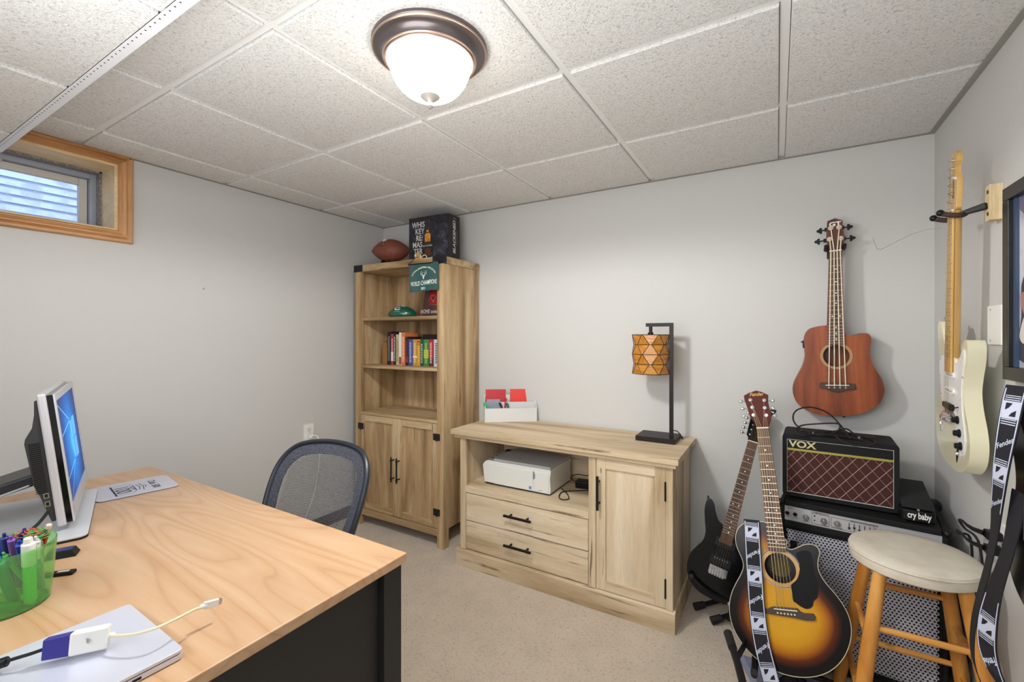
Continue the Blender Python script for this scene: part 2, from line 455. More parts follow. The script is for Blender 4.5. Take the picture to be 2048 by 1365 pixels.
# dust clinging to the pane
m_dust = bpy.data.materials.new('pane dust'); m_dust.use_nodes = True; t = m_dust.node_tree; t.nodes.clear()
o_ = t.nodes.new('ShaderNodeOutputMaterial'); mx = t.nodes.new('ShaderNodeMixShader'); tr = t.nodes.new('ShaderNodeBsdfTransparent'); df = t.nodes.new('ShaderNodeBsdfTranslucent')
df.inputs[0].default_value = (.95, .94, .9, 1); tc = t.nodes.new('ShaderNodeTexCoord'); nz = t.nodes.new('ShaderNodeTexNoise'); nz.inputs['Scale'].default_value = 14; nz.inputs['Detail'].default_value = 6
rp = t.nodes.new('ShaderNodeValToRGB'); rp.color_ramp.elements[0].position = .46; rp.color_ramp.elements[1].position = .72; rp.color_ramp.elements[1].color = (.5, .5, .5, 1)
t.links.new(tc.outputs['Object'], nz.inputs['Vector']); t.links.new(nz.outputs['Fac'], rp.inputs[0]); t.links.new(rp.outputs[0], mx.inputs[0]); t.links.new(tr.outputs[0], mx.inputs[1]); t.links.new(df.outputs[0], mx.inputs[2]); t.links.new(mx.outputs[0], o_.inputs[0])
bx('pane_dust', (fx-.0125, iy0, iz0+.03), (fx-.0120, .785, iz1-.07), m_dust, win)
# outside: siding of the house opposite, window well
m_sid = mat('pale blue vinyl siding', (196, 210, 235), .55)
ext = thing('neighbor_wall', 'pale blue clapboard house wall seen through the basement window', 'wall', (-4.1, 0, 1.3))
for k in range(36):
    z = k*.0525
    obj('siding_board', MB().add([(0, -3, z), (.014, -3, z), (.004, -3, z+.0525), (0, -3, z+.0525), (0, 4, z), (.014, 4, z), (.004, 4, z+.0525), (0, 4, z+.0525)],
        [(0,1,2,3), (7,6,5,4), (1,5,6,2), (0,4,5,1), (2,6,7,3), (3,7,4,0)]), m_sid, ext)
bx('sheathing', (-.1, -3, -.3), (0, 4, 1.95), m_sid, ext)
bx('trim_2', (-4.1, -3, 1.1), (-2.975, 4, 1.55), mat('gravel ground', (150, 146, 138), .95), kind='structure')
# ================================================================ CEILING LIGHT
L = thing('ceiling_light', 'round flush ceiling light with bronze pan and glowing alabaster glass bowl', 'light', (-.884, 1.012, ZC-.006))
m_bronze = mat('oil-rubbed bronze', (112, 104, 104), .3, metal=.7)
m_copper = mat('rubbed copper edge', (186, 160, 146), .35, metal=.7)
obj('pan', MB().lathe([(.168, 0), (.168, -.012), (.164, -.017), (.150, -.019), (.142, -.024), (.137, -.034), (.134, -.042), (.118, -.042), (.118, 0)], 64), m_bronze, L)
for r, z in ((.1645, -.016), (.134, -.041), (.128, -.046)):
    obj('trim_ring', MB().tube([(r*math.cos(2*PI*k/64), r*math.sin(2*PI*k/64), z) for k in range(64)], .0032, 6, closed=True), m_copper, L)
m_dome = mat('lit alabaster glass', (245, 244, 238), .25, emit=((255, 250, 240), DOME_STRENGTH)); N = NT(m_dome)
v = N.mapping((3, 9, 3)); na = N.noise(v, 3, 5, .6, 2.0)
N.l(N.mix(1, lin((255, 247, 234)), N.ramp(na, [(.3, G(.55)), (.6, G(1))]), 'MULTIPLY'), N.b.inputs['Emission Color'])
dp = [(.123, -.040)]
for k in range(1, 15):
    a = PI/2*k/14; dp.append((.121*math.cos(a)**.66 if k < 14 else .0, -.046-.101*math.sin(a)**1.25))
obj('glass_dome', MB().lathe(dp, 48), m_dome, L)
obj('finial', MB().lathe([(.0, -.136), (.026, -.142), (.029, -.146), (.020, -.153), (.010, -.160), (.0085, -.164), (.0105, -.168), (.0105, -.175), (.005, -.180), (0, -.181)], 20), mat('finial pewter', (176, 170, 164), .4, metal=.3), L)

# ================================================================ BOOKCASE
m_oak = wood('bookcase oak', [(122, 94, 62), (182, 150, 108), (212, 186, 146)], 'z', 1.3, .55, 12, .95, seed=1, band=1.9, cracks=(.34, (92, 72, 50)))
m_oakx = wood('bookcase oak horizontal', [(130, 102, 70), (190, 160, 118), (214, 188, 150)], 'x', 1.3, .55, 12, .95, seed=2, band=1.9, cracks=(.34, (98, 78, 56)))
m_bracket = mat('hammered black hinge', (34, 34, 38), .45, metal=.3)
B = thing('bookcase', 'tall oak-look bookcase with three open bays over two cupboard doors in the corner', 'bookcase', (-2.541, 2.127, 0))
W, D, H = .790, .37, 1.80
ST = .052
for x0, x1, lab in ((0, ST, 0), (W-ST, W, 1)):
    bx('stile', (x0, 0, 0), (x1, .028, H-.045), m_oak, B, .001)
bx('side_panel', (0, .0285, .115), (.018, D, H-.045), m_oak, B); bx('side_panel', (W-.018, .0285, .115), (W, D, H-.045), m_oak, B)
for x in (.0, W-.03): bx('leg', (x, .0285, 0), (x+.03, .05, .1145), m_oak, B); bx('leg', (x, D-.035, 0), (x+.03, D, .1145), m_oak, B)
bx('top', (-.008, -.006, H-.044), (W+.006, D, H), m_oakx, B, .001)
bx('back_panel', (.018, D-.012, .116), (W-.018, D-.004, H-.045), m_oak, B)
bx('rail', (ST, .004, .07), (W-ST, .026, .116), m_oakx, B, .001)
for z in (1.437, 1.108): bx('shelf', (.019, .022, z-.020), (W-.019, D-.013, z), m_oakx, B, .001)
bx('shelf', (ST+.0005, .001, .768), (W-ST-.0005, D-.013, .786), m_oakx, B, .001)
bx('bottom_panel', (.019, .03, .117), (W-.019, D-.013, .132), m_oakx, B)
# doors
dx0, dx1, dxm = ST+.002, W-ST-.002, .4
for s, (x0, x1) in ((0, (dx0, dxm-.0015)), (1, (dxm+.0015, dx1))):
    z0, z1 = .120, .765
    d = bx('door', (x0+.004, .012, z0+.004), (x1-.004, .019, z1-.004), m_oak, B)
    fw = .042
    bx('door_stile', (x0, .001, z0), (x0+fw, .020, z1), m_oak, d, .0012); bx('door_stile', (x1-fw, .001, z0), (x1, .020, z1), m_oak, d, .0012)
    bx('door_rail', (x0+fw, .001, z1-fw), (x1-fw, .020, z1), m_oakx, d, .0012); bx('door_rail', (x0+fw, .001, z0), (x1-fw, .020, z0+fw), m_oakx, d, .0012)
    hx = x1-.026 if s == 0 else x0+.020
    mb = MB(); mb.cyl((hx, -.028, .354), (hx, -.028, .515), .0048, n=10)
    for z in (.375, .494): mb.cyl((hx, -.026, z), (hx, .002, z), .0042, n=8); mb.cyl((hx, -.033, z), (hx, -.0225, z), .0062, n=8)
    obj('handle', mb, m_blackm, d)
    ex = x0 if s == 0 else x1
    for z in (.22, .685):
        mb = MB()
        for q in (0, 1):
            xa = ex-.026+q*.0265; mb.prism(rrect(xa, z-.021, xa+.0255, z+.021, .004), -.003, .001)
            for a in (-1, 1): mb.ball((xa+.012, -.003, z+a*.012), .003, n=8, m=4)
        mb.cyl((ex, -.003, z-.026), (ex, -.003, z+.021), .0035, n=8)
        obj('hinge', mb, m_bracket, d)
for x0, x1 in ((-.0095, .078), (W-.082, W+.0075)):
    mb = MB(); mb.box((x0, -.0075, H-.0445), (x1, -.0055, H+.0015))
    if x0 < 0: mb.box((x0, -.0075, H-.0445), (x0+.0015, .02, H+.0015))
    else: mb.box((x1-.0015, -.0075, H-.0445), (x1, .022, H+.0015))
    for q in (.25, .75): mb.ball((x0+(x1-x0)*q, -.0078, H-.022), .0045, n=8, m=4)
    obj('corner_bracket', mb, m_bracket, B, .0005)

# ================================================================ TV CONSOLE
m_ct = [(170, 144, 108), (214, 193, 160), (230, 212, 184)]
m_cz = wood('console oak upright', m_ct, 'z', 1.2, .6, 12, .75, knots=(9, (104, 78, 54)), seed=3, band=1.6, cracks=(.335, (112, 86, 60)))
m_cx = wood('console oak horizontal', m_ct, 'x', 1.2, .6, 12, .75, knots=(9, (104, 78, 54)), seed=5, band=1.6, cracks=(.335, (112, 86, 60)))
m_cy = wood('console oak depth', m_ct, 'y', 1.2, .6, 12, .75, knots=(9, (104, 78, 54)), seed=8, band=1.6, cracks=(.335, (112, 86, 60)))
C = thing('media_console', 'pale knotty oak console with two drawers, an open bay and a cupboard door', 'console', (-1.582, 2.038, 0))
W, D = 1.200, .455
bx('top', (-.022, -.028, .750), (W+.018, D+.005, .777), m_cx, C, .0015)
bx('top_moulding', (-.010, -.014, .730), (W+.006, D, .7495), m_cx, C, .003)
bx('plinth', (-.001, -.004, 0), (W, D+.002, .082), m_cx, C, .0012)
obj('plinth_moulding', MB().prism([(-.004, .0822), (D+.002, .0822), (D+.002, .1), (.010, .1), (-.004, .090)], 0, W, axis='x'), m_cx, C)
bx('side_panel', (.026, .021, .1), (.048, D, .7295), m_cz, C)
bx('side_panel', (W-.032, .021, .1), (W-.01, D, .7295), m_cz, C)
bx('stile', (.026, .001, .1), (.064, .0205, .7295), m_cz, C, .001)
bx('stile', (.8, .001, .1), (.836, .0205, .7295), m_cz, C, .001)
bx('stile', (W-.041, .001, .1), (W-.01, .0205, .7295), m_cz, C, .001)
bx('divider', (.808, .021, .1), (.828, D-.012, .7295), m_cz, C)
bx('back_panel', (.048, D-.012, .1), (W-.032, D-.004, .7295), m_cx, C)
bx('shelf', (.0645, .001, .424), (.7995, .02, .459), m_cx, C, .001)
bx('shelf_board', (.0485, .0205, .440), (.8075, D-.0125, .459), m_cx, C)
for z0, z1 in ((.268, .419), (.106, .263)):
    d = bx('drawer', (.067, .003, z0), (.797, .02, z1), m_cx, C, .001)
    zc = z0+.088 if z0 > .2 else z0+.092
    mb = MB(); mb.box((.334, -.034, zc-.0055), (.498, -.024, zc+.0055))
    for x in (.366, .466): mb.cyl((x, -.026, zc), (x, .004, zc), .0055, n=10)
    obj('handle', mb, m_blackm, d, .001)
z0, z1, x0, x1, fw = .104, .726, .8385, 1.1585, .046
d = bx('door', (x0+.004, .011, z0+.004), (x1-.004, .017, z1-.004), m_cz, C)
bx('door_stile', (x0, .001, z0), (x0+fw, .0195, z1), m_cz, d, .0012); bx('door_stile', (x1-fw, .001, z0), (x1, .0195, z1), m_cz, d, .0012)
bx('door_rail', (x0+fw, .001, z1-fw), (x1-fw, .0195, z1), m_cx, d, .0012); bx('door_rail', (x0+fw, .001, z0), (x1-fw, .0195, z0+fw), m_cx, d, .0012)
mb = MB(); mb.box((x0+.010, -.033, .487), (x0+.021, -.022, .647))
for z in (.515, .618): mb.cyl((x0+.0155, -.026, z), (x0+.0155, .004, z), .0055, n=10)
obj('handle', mb, m_blackm, d, .001)
for za, zb in ((.150, .235), (.580, .665)):
    obj('hinge', MB().cyl((x1, -.002, za), (x1, -.002, zb), .0038, n=10).box((x1-.004, -.0015, za+.004), (x1+.003, .002, zb-.004)), m_blackm, d)

# ================================================================ TABLE LAMP
m_lampm = mat('dark bronze lamp metal', (36, 30, 29), .45, metal=.2, spec=.3)
Lp = thing('table_lamp', 'table lamp with square bronze frame and amber faceted glass shade', 'lamp', (-.516, 2.345, .778), rz=math.radians(0))
bx('base', (-.105, -.068, 0), (.088, .09, .024), m_lampm, Lp, .001)
mb = MB(); mb.box((.049, -.008, .024), (.067, .010, .598)); mb.box((-.068, -.008, .580), (.049, .010, .598)); mb.cyl((-.045, .001, .55), (-.045, .001, .58), .009, n=12)
obj('frame', mb, m_lampm, Lp, .0006)
obj('lamp_holder', MB().cyl((-.035-.01, .001, .47), (-.045, .001, .55), .014, n=14), m_lampm, Lp)
# faceted shade: 4 rows of alternately pinched trapezoid/triangle panes
m_amb = mat('amber shell glass', (196, 128, 42), .22, spec=.6, sss=.15); N = NT(m_amb); v = N.mapping((8, 8, 30)); N.col(N.ramp(N.noise(v, 2, 4, .7, 1.5), [(.3, (160, 96, 30)), (.5, (200, 134, 48)), (.75, (224, 166, 84))])); N.b.inputs['Transmission Weight'].default_value = .12
m_amb2 = mat('dark amber shell glass', (160, 92, 26), .22, spec=.6)
m_lead = mat('lead came', (52, 38, 28), .45, metal=.6)
sh = bpy.data.objects.new('lamp_shade', None); COL.objects.link(sh); sh.parent = Lp; sh.location = (-.045, .001, .338)
m_amb_n = 7; R_OUT, R_IN, HS = .093, .083, .2
rings = []
for i in range(5):
    z = HS*(1-i/4); n = m_amb_n; out = (i % 2 == 0)
    rings.append([( (R_OUT if (i in (0, 2, 4)) else R_IN+.004), a, z) for a in [2*PI*(k + (.18 if i % 2 == 0 else -.18)*((1 if (k % 2 == 0) else 1)))/n for k in range(n)]])
def rp3(r, a, z): return (r*math.cos(a), r*math.sin(a), z)
lead = MB(); n = m_amb_n
def wv(i):
    # each ring: n long and n short segments; wide above where narrow below
    z = HS*(1-i/4); r = R_OUT if i % 2 == 0 else R_IN+.003
    pts = []
    for k in range(n):
        c = 2*PI*(k+.5)/n; hw = (2*PI/n)*(.47 if i % 2 == 0 else .07)
        pts.append((c-hw, c+hw))
    return z, r, pts
for i in range(5):
    z, r, pts = wv(i)
    loop = []
    for a, b in pts: loop += [rp3(r, a, z), rp3(r, b, z)]
    lead.tube(loop, .0017, 5, closed=True)
for i in range(4):
    z0_, r0, p0 = wv(i); z1_, r1, p1 = wv(i+1)
    for k in range(n):
        (a0, b0), (a1, b1) = p0[k], p1[k]; nx0, nx1 = p0[(k+1) % n][0], p1[(k+1) % n][0]
        q = [rp3(r0, a0, z0_), rp3(r0, b0, z0_), rp3(r1, b1, z1_), rp3(r1, a1, z1_)]
        th = [tuple(c*(.975 if j < 2 else 1) for j, c in enumerate(p)) for p in q]
        o = obj('glass_pane', MB().add(q + th, [(0,1,2,3), (7,6,5,4), (0,4,5,1), (1,5,6,2), (2,6,7,3), (3,7,4,0)]), m_amb, sh)
        q = [rp3(r0, b0, z0_), rp3(r0, nx0 + (2*PI if k == n-1 else 0), z0_), rp3(r1, nx1 + (2*PI if k == n-1 else 0), z1_), rp3(r1, b1, z1_)]
        th = [tuple(c*(.975 if j < 2 else 1) for j, c in enumerate(p)) for p in q]
        o = obj('glass_pane', MB().add(q + th, [(0,1,2,3), (7,6,5,4), (0,4,5,1), (1,5,6,2), (2,6,7,3), (3,7,4,0)]), m_amb2 if (i*3+k*5) % 3 == 0 else m_amb, sh)
        lead.tube([rp3(r0, b0, z0_), rp3(r1, b1, z1_)], .0016, 5); lead.tube([rp3(r0, a0, z0_), rp3(r1, a1, z1_)], .0016, 5)
obj('lead_lines', lead, m_lead, sh)
mb = MB()
for k in range(3):
    a = 2*PI*k/3+.4; mb.cyl((0, 0, HS-.006), rp3(R_OUT-.004, a, HS-.004), .002, n=6)
mb.cyl((0, 0, HS-.012), (0, 0, HS+.012), .012, n=12); obj('shade_spider', mb, m_lampm, sh)
obj('cord', MB().tube(spline([(.067, .004, .055), (.085, .012, .050), (.096, .03, .03), (.1, .06, .006), (.09, .11, .004), (.05, .125, .004)], 6, False), .0025, 7), m_rubber, Lp)

# ================================================================ DESK
m_pine = mat('desk pine', (222, 182, 136), .38, spec=.5); N = NT(m_pine)
v = N.mapping((.42, 2.6, 2.6)); nd = N.noise(v, 1.5, 1.5, .4, .3)
mu = N.n('Math', operation='MULTIPLY'); N.l(nd, mu.inputs[0]); mu.inputs[1].default_value = 22
pp_ = N.n('Math', operation='PINGPONG'); N.l(mu.outputs[0], pp_.inputs[0]); pp_.inputs[1].default_value = .5
n2 = N.noise(N.mapping((.5, 9, 9)), 2.2, 3, .55, .3)
fine = N.noise(N.mapping((2.5, 70, 70)), 3, 3, .6)
c = N.ramp(pp_.outputs[0], [(.0, (182, 136, 96)), (.10, (198, 156, 116)), (.5, (208, 171, 134))])
c = N.mix(.45, c, N.ramp(n2, [(.3, (210, 177, 144)), (.7, (192, 150, 110))])); c = N.mix(.3, c, N.ramp(fine, [(.3, G(.85)), (.6, G(1))]), 'MULTIPLY')
N.col(c); N.b.inputs['Coat Weight'].default_value = .2; N.b.inputs['Coat Roughness'].default_value = .3
m_deskb = mat('black painted desk base', (34, 33, 33), .5)
DX0, DX1, DY0, DY1, DZ = -2.315, -.822, .12, .852, .75
K = thing('desk', 'pine-topped desk with a black painted base in the front left corner', 'desk', (DX1, DY1, 0))
ox, oy = DX1, DY1
bx('desktop', (DX0-ox, DY0-oy, DZ-.024), (0, 0, DZ), m_pine, K, .003, seg=3)
for a, b in (((-.068, -.068), (-.010, -.010)), ((-.068, DY0-oy+.01), (-.010, DY0-oy+.068)), ((DX0-ox+.01, -.068), (DX0-ox+.068, -.010)), ((DX0-ox+.01, DY0-oy+.01), (DX0-ox+.068, DY0-oy+.068))):
    bx('leg', (a[0], a[1], 0), (b[0], b[1], DZ-.0245), m_deskb, K, .002)
bx('end_panel', (-.055, DY0-oy+.068, .38), (-.030, -.068, DZ-.0245), m_deskb, K, .002)
bx('end_panel', (DX0-ox+.03, DY0-oy+.068, .38), (DX0-ox+.055, -.068, DZ-.0245), m_deskb, K, .002)
bx('apron', (DX0-ox+.068, -.055, .60), (-.068, -.03, DZ-.0245), m_deskb, K, .002)
bx('back_apron', (DX0-ox+.068, DY0-oy+.03, .45), (-.068, DY0-oy+.05, DZ-.0245), m_deskb, K, .002)

# ================================================================ OFFICE CHAIR
m_frame = mat('chair frame plastic', (40, 44, 52), .38); m_mesh = mat('black mesh fabric', (84, 84, 88), .8); m_band = mat('mesh border fabric', (70, 72, 82), .7)
N = NT(m_band); v = N.mapping((1, 1, 1)); vo = N.n('TexVoronoi'); vo.inputs['Scale'].default_value = 420; N.l(v, vo.inputs['Vector']); N.col(N.ramp(vo.outputs['Distance'], [(.2, (104, 106, 120)), (.6, (46, 48, 56))]))
CH = thing('office_chair', 'black mesh-back office chair tucked behind the pine desk', 'chair', (-1.555, 1.14, 0), rz=math.radians(10))
# local: backrest at rear... sitter faces -y; back leans to +y
tilt = math.radians(24)
def bp(x, s, d=0.0):
    """backrest surface: x across, s up along the back from its bottom, gently wrapped"""
    curve = .55*x*x - .10*(s-.25)**2
    y = -.165 + s*math.sin(tilt) - curve*1.0 + .06 + d
    z = .50 + s*math.cos(tilt) + d*(-math.sin(tilt))
    return (x, y, z)
bo = [(-.200, .0), (-.218, .10), (-.228, .21), (-.222, .30), (-.190, .362), (-.13, .395), (0, .408), (.13, .395), (.190, .362), (.222, .30), (.228, .21), (.218, .10), (.200, .0), (.12, -.03), (0, -.04), (-.12, -.03)]
bos = spline(bo, 5)
obj('back_frame', MB().tube([bp(x, s) for x, s in bos], .0135, 10, closed=True, flat=.8), m_frame, CH)
def shrink(pts, kx, ky, cy): return [(x*kx, cy+(s-cy)*ky) for x, s in pts]
inner = shrink(bos, .80, .76, .205); lim = shrink(bos, .985, .98, .2)
tv, tf = fill2d(lim, [inner], .03)
mb = MB(); mb.add([bp(x, s, -.004) for x, s in tv], tf); mb.add([bp(x, s, -.001) for x, s in tv], tf)
obj('mesh_border', mb, m_band, CH)
mb = MB(); xs_ = [-.2+.4*i/66 for i in range(67)]; ss_ = [-.03+.46*i/76 for i in range(77)]
def seg_in(fn, a, b, const, hor):
    cur = []
    m = 24
    for k in range(m+1):
        q = a+(b-a)*k/m; p = (q, const) if hor else (const, q)
        if inside(p, inner) or (len(cur) and inside(p, lim)) : cur.append(bp(p[0], p[1], -.002))
        elif cur: mb.tube(cur, .0010, 3, cap=False); cur = []
    if len(cur) > 1: mb.tube(cur, .0010, 3, cap=False)
for s_i in ss_: seg_in(None, -.2, .2, s_i, True)
for x_i in xs_: seg_in(None, -.03, .42, x_i, False)
obj('mesh_panel', mb, m_mesh, CH, kind='stuff')
obj('back_spine', MB().tube(spline([(0, -.10, .52), (0, -.10, .50), (0, -.09, .46), (0, -.02, .44), (0, -.1, .41)], 5, False), .02, 10), m_frame, CH)
so = rrect(-.24, -.50, .24, -.04, .09, 6)
obj('seat', MB().prism(so, .43, .48, axis='z'), mat('seat fabric', (30, 30, 34), .9), CH, .015, 3)
obj('seat_base', MB().prism(rrect(-.12, -.38, .12, -.12, .03), .39, .43, axis='z'), m_frame, CH)
obj('gas_lift', MB().cyl((0, -.26, .12), (0, -.26, .39), .025), m_black, CH)
for k in range(5):
    a = 2*PI*k/5+.3; ex, ey = .27*math.cos(a), -.26+.27*math.sin(a)
    leg = obj('leg', MB().bar((0, -.26, .115), (ex, ey, .085), .05, .035, w2=.03, h2=.022), m_frame, CH, .004)
    obj('caster', MB().cyl((ex-.01*math.sin(a)-.012, ey, .028), (ex+.012, ey, .028), .028, n=14).cyl((ex, ey, .03), (ex, ey, .08), .006), m_black, leg)
for s in ():
    arm = obj('armrest', MB().tube([(s*.25, -.34, .62), (s*.25, -.12, .62)], .026, 10, flat=.5), m_black, CH)
    obj('arm_post', MB().tube(spline([(s*.25, -.24, .6), (s*.265, -.24, .5), (s*.22, -.24, .435), (s*.1, -.24, .42)], 4, False), .014, 8), m_frame, arm)
# ================================================================ ITEMS ON THE BOOKCASE
BT = 1.8005
m_ball = mat('football leather', (124, 66, 50), .5, spec=.4); N = NT(m_ball); v = N.mapping(); N.bump(N.noise(v, 420, 2), .4, .001); N.col(N.mix(.5, N.ramp(N.noise(v, 22, 4, .8, 1.2), [(.36, (62, 36, 34)), (.44, (132, 72, 56))]), lin((134, 74, 56))))
def football_body(name, mt, parent, L, R, flat=1.0):
    mb = MB(); prof = []
    for k in range(21):
        t = -1+2*k/20; prof.append((R*(max(0, 1-abs(t)**2.0))**.86, t*L/2))
    mb.lathe(prof, 28, Matrix.Rotation(PI/2, 4, 'Y')); mb.v = [(x, y, z*flat) for x, y, z in mb.v]
    return obj(name, mb, mt, parent)
F = thing('football', 'brown leather football scribbled with signatures, on top of the bookcase', 'football', (-2.375, 2.30, BT+.118), rz=math.radians(28))
football_body('shell', m_ball, F, .285, .083)
lettering('W', .03, lambda x, y: (x-.03, -.052-.0, y+.062-.0), m_paperw, F, 'mark', bold=.02)
mb = MB(); mb.box((-.035, -.071, .034), (.03, -.0695, .037)); obj('lace_line', mb, m_paperw, F)
t = thing('football_stand', 'small black tee stand holding the brown football', 'stand', (-2.375, 2.30, BT), rz=math.radians(28))
mb = MB()
for x in (-.05, .05):
    mb.add([(x-.012, -.055, 0), (x+.012, -.055, 0), (x+.012, .055, 0), (x-.012, .055, 0), (x-.006, -.045, .045), (x+.006, -.045, .045), (x+.006, .045, .045), (x-.006, .045, .045)], [(0,3,2,1), (4,5,6,7), (0,1,5,4), (1,2,6,5), (2,3,7,6), (3,0,4,7)])
obj('cradle', mb, m_black, t, .002); bx('crossbar', (-.045, -.012, .0), (.045, .012, .012), m_black, t, .002)
mb = MB(); mb.add([(-.008, -.06, 0), (.014, -.06, 0), (.006, -.048, .05), (-.002, -.048, .05), (-.008, -.05, 0), (.014, -.05, 0)], [(0, 1, 2, 3), (4, 3, 2, 5), (0, 3, 4), (1, 5, 2)]); obj('prong', mb, m_black, t)

m_box = mat('smoky dark print', (40, 38, 48), .35); N = NT(m_box); v = N.mapping(); N.col(N.ramp(N.noise(v, 16, 5, .65, 1.4), [(.4, (24, 23, 28)), (.58, (52, 50, 62)), (.72, (104, 100, 122))]))
m_boxside = mat('black gift box', (20, 20, 22), .4)
Wb = thing('whiskey_gift_box', 'black printed whiskey gift box standing on top of the bookcase', 'box', (-2.148, 2.245, BT), rz=math.radians(3))
bw, bd, bh = .325, .13, .305
bx('carton', (0, 0, 0), (bw, bd, bh), m_boxside, Wb, .002)
bx('front_print', (.001, -.0012, .001), (bw-.001, -.0002, bh-.001), m_box, Wb)
m_sil = mat('silver lettering', (214, 212, 206), .5)
for i, (s, x) in enumerate((('WHIS', .082), ('KEY', .094), ('RE:', .090), ('MAS', .074), ('TER', .080), ('ED', .080))):
    lettering(s, .052, lambda a, b, i=i, x=x: (x+a*.84, -.0022, .252-i*.0445+b), m_sil, Wb, bold=.016)
m_whis = mat('amber whiskey', (216, 130, 40), .3); N = NT(m_whis); v = N.mapping(); N.col(N.ramp(N.noise(v, 30, 3), [(.35, (150, 76, 16)), (.6, (240, 168, 70))]))
def pt(name, poly, y, mt, par): 
    V, Fq = fill2d(poly); return print2d(name, V, Fq, lambda a, b: (a, y, b), mt, par)
pt('bottle_print', [(.135, .118), (.185, .118), (.188, .125), (.188, .182), (.180, .194), (.170, .200), (.168, .225), (.170, .232), (.150, .232), (.152, .225), (.150, .200), (.140, .194), (.132, .182), (.132, .125)], -.0021, mat('bottle outline', (58, 44, 34), .3), Wb)
pt('bottle_print', [(.137, .135), (.183, .135), (.183, .18), (.172, .192), (.148, .192), (.137, .18)], -.0026, m_whis, Wb)
pt('bottle_print', [(.151, .198), (.169, .198), (.169, .212), (.151, .212)], -.0027, mat('bottle gold', (210, 160, 80), .4), Wb)
for x in (.149, .171): pt('bottle_print', [(x-.001, .215), (x+.001, .215), (x+.001, .28), (x-.001, .28)], -.0026, mat('grey line', (120, 118, 124), .5), Wb)
pt('bottle_print', [(.135, .04), (.186, .04), (.186, .09), (.135, .09)], -.0025, mat('bottle reflection', (90, 50, 24), .5), Wb)
lettering('BLACKENED', .014, lambda a, b: (.16+a, -.0028, .108+b), m_sil, Wb, bold=.01)
lettering('BLACKENED', .038, lambda a, b: (bw+.0012, .067-b, .16+a*1.02), m_sil, Wb, bold=.03, shear=.2)
pt2 = lettering('WHISKEY', .014, lambda a, b: (bw+.0012, .097-b, .16+a*1.6), mat('grey letters', (130, 128, 126), .5), Wb)
lettering('ALL', .016, lambda a, b: (bw+.0012, .07+a*1.5, .285+b*.6), m_sil, Wb)
g = thing('gold_ornament', 'small gold ring-shaped ornament in front of the whiskey box', 'ornament', (-1.985, 2.155, BT), rz=math.radians(10))
m_gold = mat('pale gold', (222, 190, 130), .3, metal=.7)
obj('disc', MB().tube([(.022*math.cos(a*PI/12), 0, .0235+.022*math.sin(a*PI/12)) for a in range(24)], .0035, 8, closed=True).cyl((0, -.002, .0235), (0, .002, .0235), .019, n=20), m_gold, g)
obj('arch', MB().tube(spline([(.024, 0, .004), (.032, .002, .02), (.044, .003, .028), (.058, .004, .022), (.066, .004, .004)], 5, False), .003, 7), mat('ivory enamel', (226, 214, 196), .4), g)
# pennant
m_pen = mat('green pennant satin', (18, 78, 74), .42, sheen=.5); m_pen.node_tree.nodes['Principled BSDF'].inputs['Roughness'].default_value = .4
P = thing('pennant', 'small green champions pennant hanging from the bookcase top', 'pennant', (-1.893, 2.108, 1.676))
def cloth(a, b): return (a, .004*math.sin(a*34+b*9)-.002-.006*max(0, -b)*8*.3, b+.004*math.sin(a*22))
pw, ph = .122, .086
vs = []; fs = []
for j in range(13):
    for i in range(19): vs.append(cloth(-pw+2*pw*i/18, -ph+2*ph*j/12))
for j in range(12):
    for i in range(18): fs.append((j*19+i, j*19+i+1, j*19+i+20, j*19+i+19))
n = len(vs); vs2 = vs + [(x, y+.002, z) for x, y, z in vs]; fs2 = fs + [tuple(q+n for q in reversed(f)) for f in fs]
obj('cloth', MB().add(vs2, fs2), m_pen, P)
fr = lambda a, b: tuple(p-q for p, q in zip(cloth(a, b), (0, .0012, 0)))
lettering('WORLD CHAMPIONS', .028, lambda a, b: fr(a*.80, b*1.4-.036), m_paperw, P, bold=.012)
lettering('2021', .017, lambda a, b: fr(a, b*1.2-.070), m_paperw, P, bold=.02)
def arc(a, b):
    R = .125; th = a*.9/R; return fr(math.sin(th)*(R+b), .066-R+math.cos(th)*(R+b)-.004)
lettering('NATIONAL BASKETBALL ASSOCIATION', .0145, arc, m_paperw, P, bold=.02, spacing=.95)
# antlered head emblem
em = MB()
def strip(pts, wd):
    V = []; m_ = len(pts)
    for i, (x, y) in enumerate(pts):
        x2, y2 = pts[min(i+1, m_-1)]; x1, y1 = pts[max(0, i-1)]; L_ = math.hypot(x2-x1, y2-y1) or 1
        nx, ny = -(y2-y1)/L_, (x2-x1)/L_; V += [(x+nx*wd, y+ny*wd), (x-nx*wd, y-ny*wd)]
    return V, [(2*i, 2*i+1, 2*i+3, 2*i+2) for i in range(m_-1)]
for s in (-1, 1):
    for pts in ([(0, -.014), (s*.006, -.004), (s*.018, .004), (s*.021, .018), (s*.014, .028)], [(s*.008, -.002), (s*.010, .012), (s*.005, .02)], [(s*.018, .005), (s*.024, .012)], [(s*.001, .002), (s*.004, -.012), (s*.0015, -.022)], [(s*.006, -.003), (s*.011, -.008)]):
        V, Fq = strip(pts, .0011); em.add([fr(a*.95, b*.95+.014) for a, b in V], Fq)
V, Fq = fill2d([(-.004, -.018), (0, -.028), (.004, -.018), (.002, -.010), (-.002, -.010)]); em.add([fr(a, b+.014) for a, b in V], Fq)
me = bpy.data.meshes.new('emblem'); me.from_pydata(em.v, [], em.f); me.materials.append(m_paperw); o = bpy.data.objects.new('emblem', me); COL.objects.link(o); o.parent = P
obj('cord', MB().tube([(-.128, -.002, .090), (-.075, .008, .1315), (-.06, .02, .1335)], .0016, 6).tube([(.124, -.002, .088), (.07, .008, .1315), (.06, .02, .1335)], .0016, 6), m_black, P)
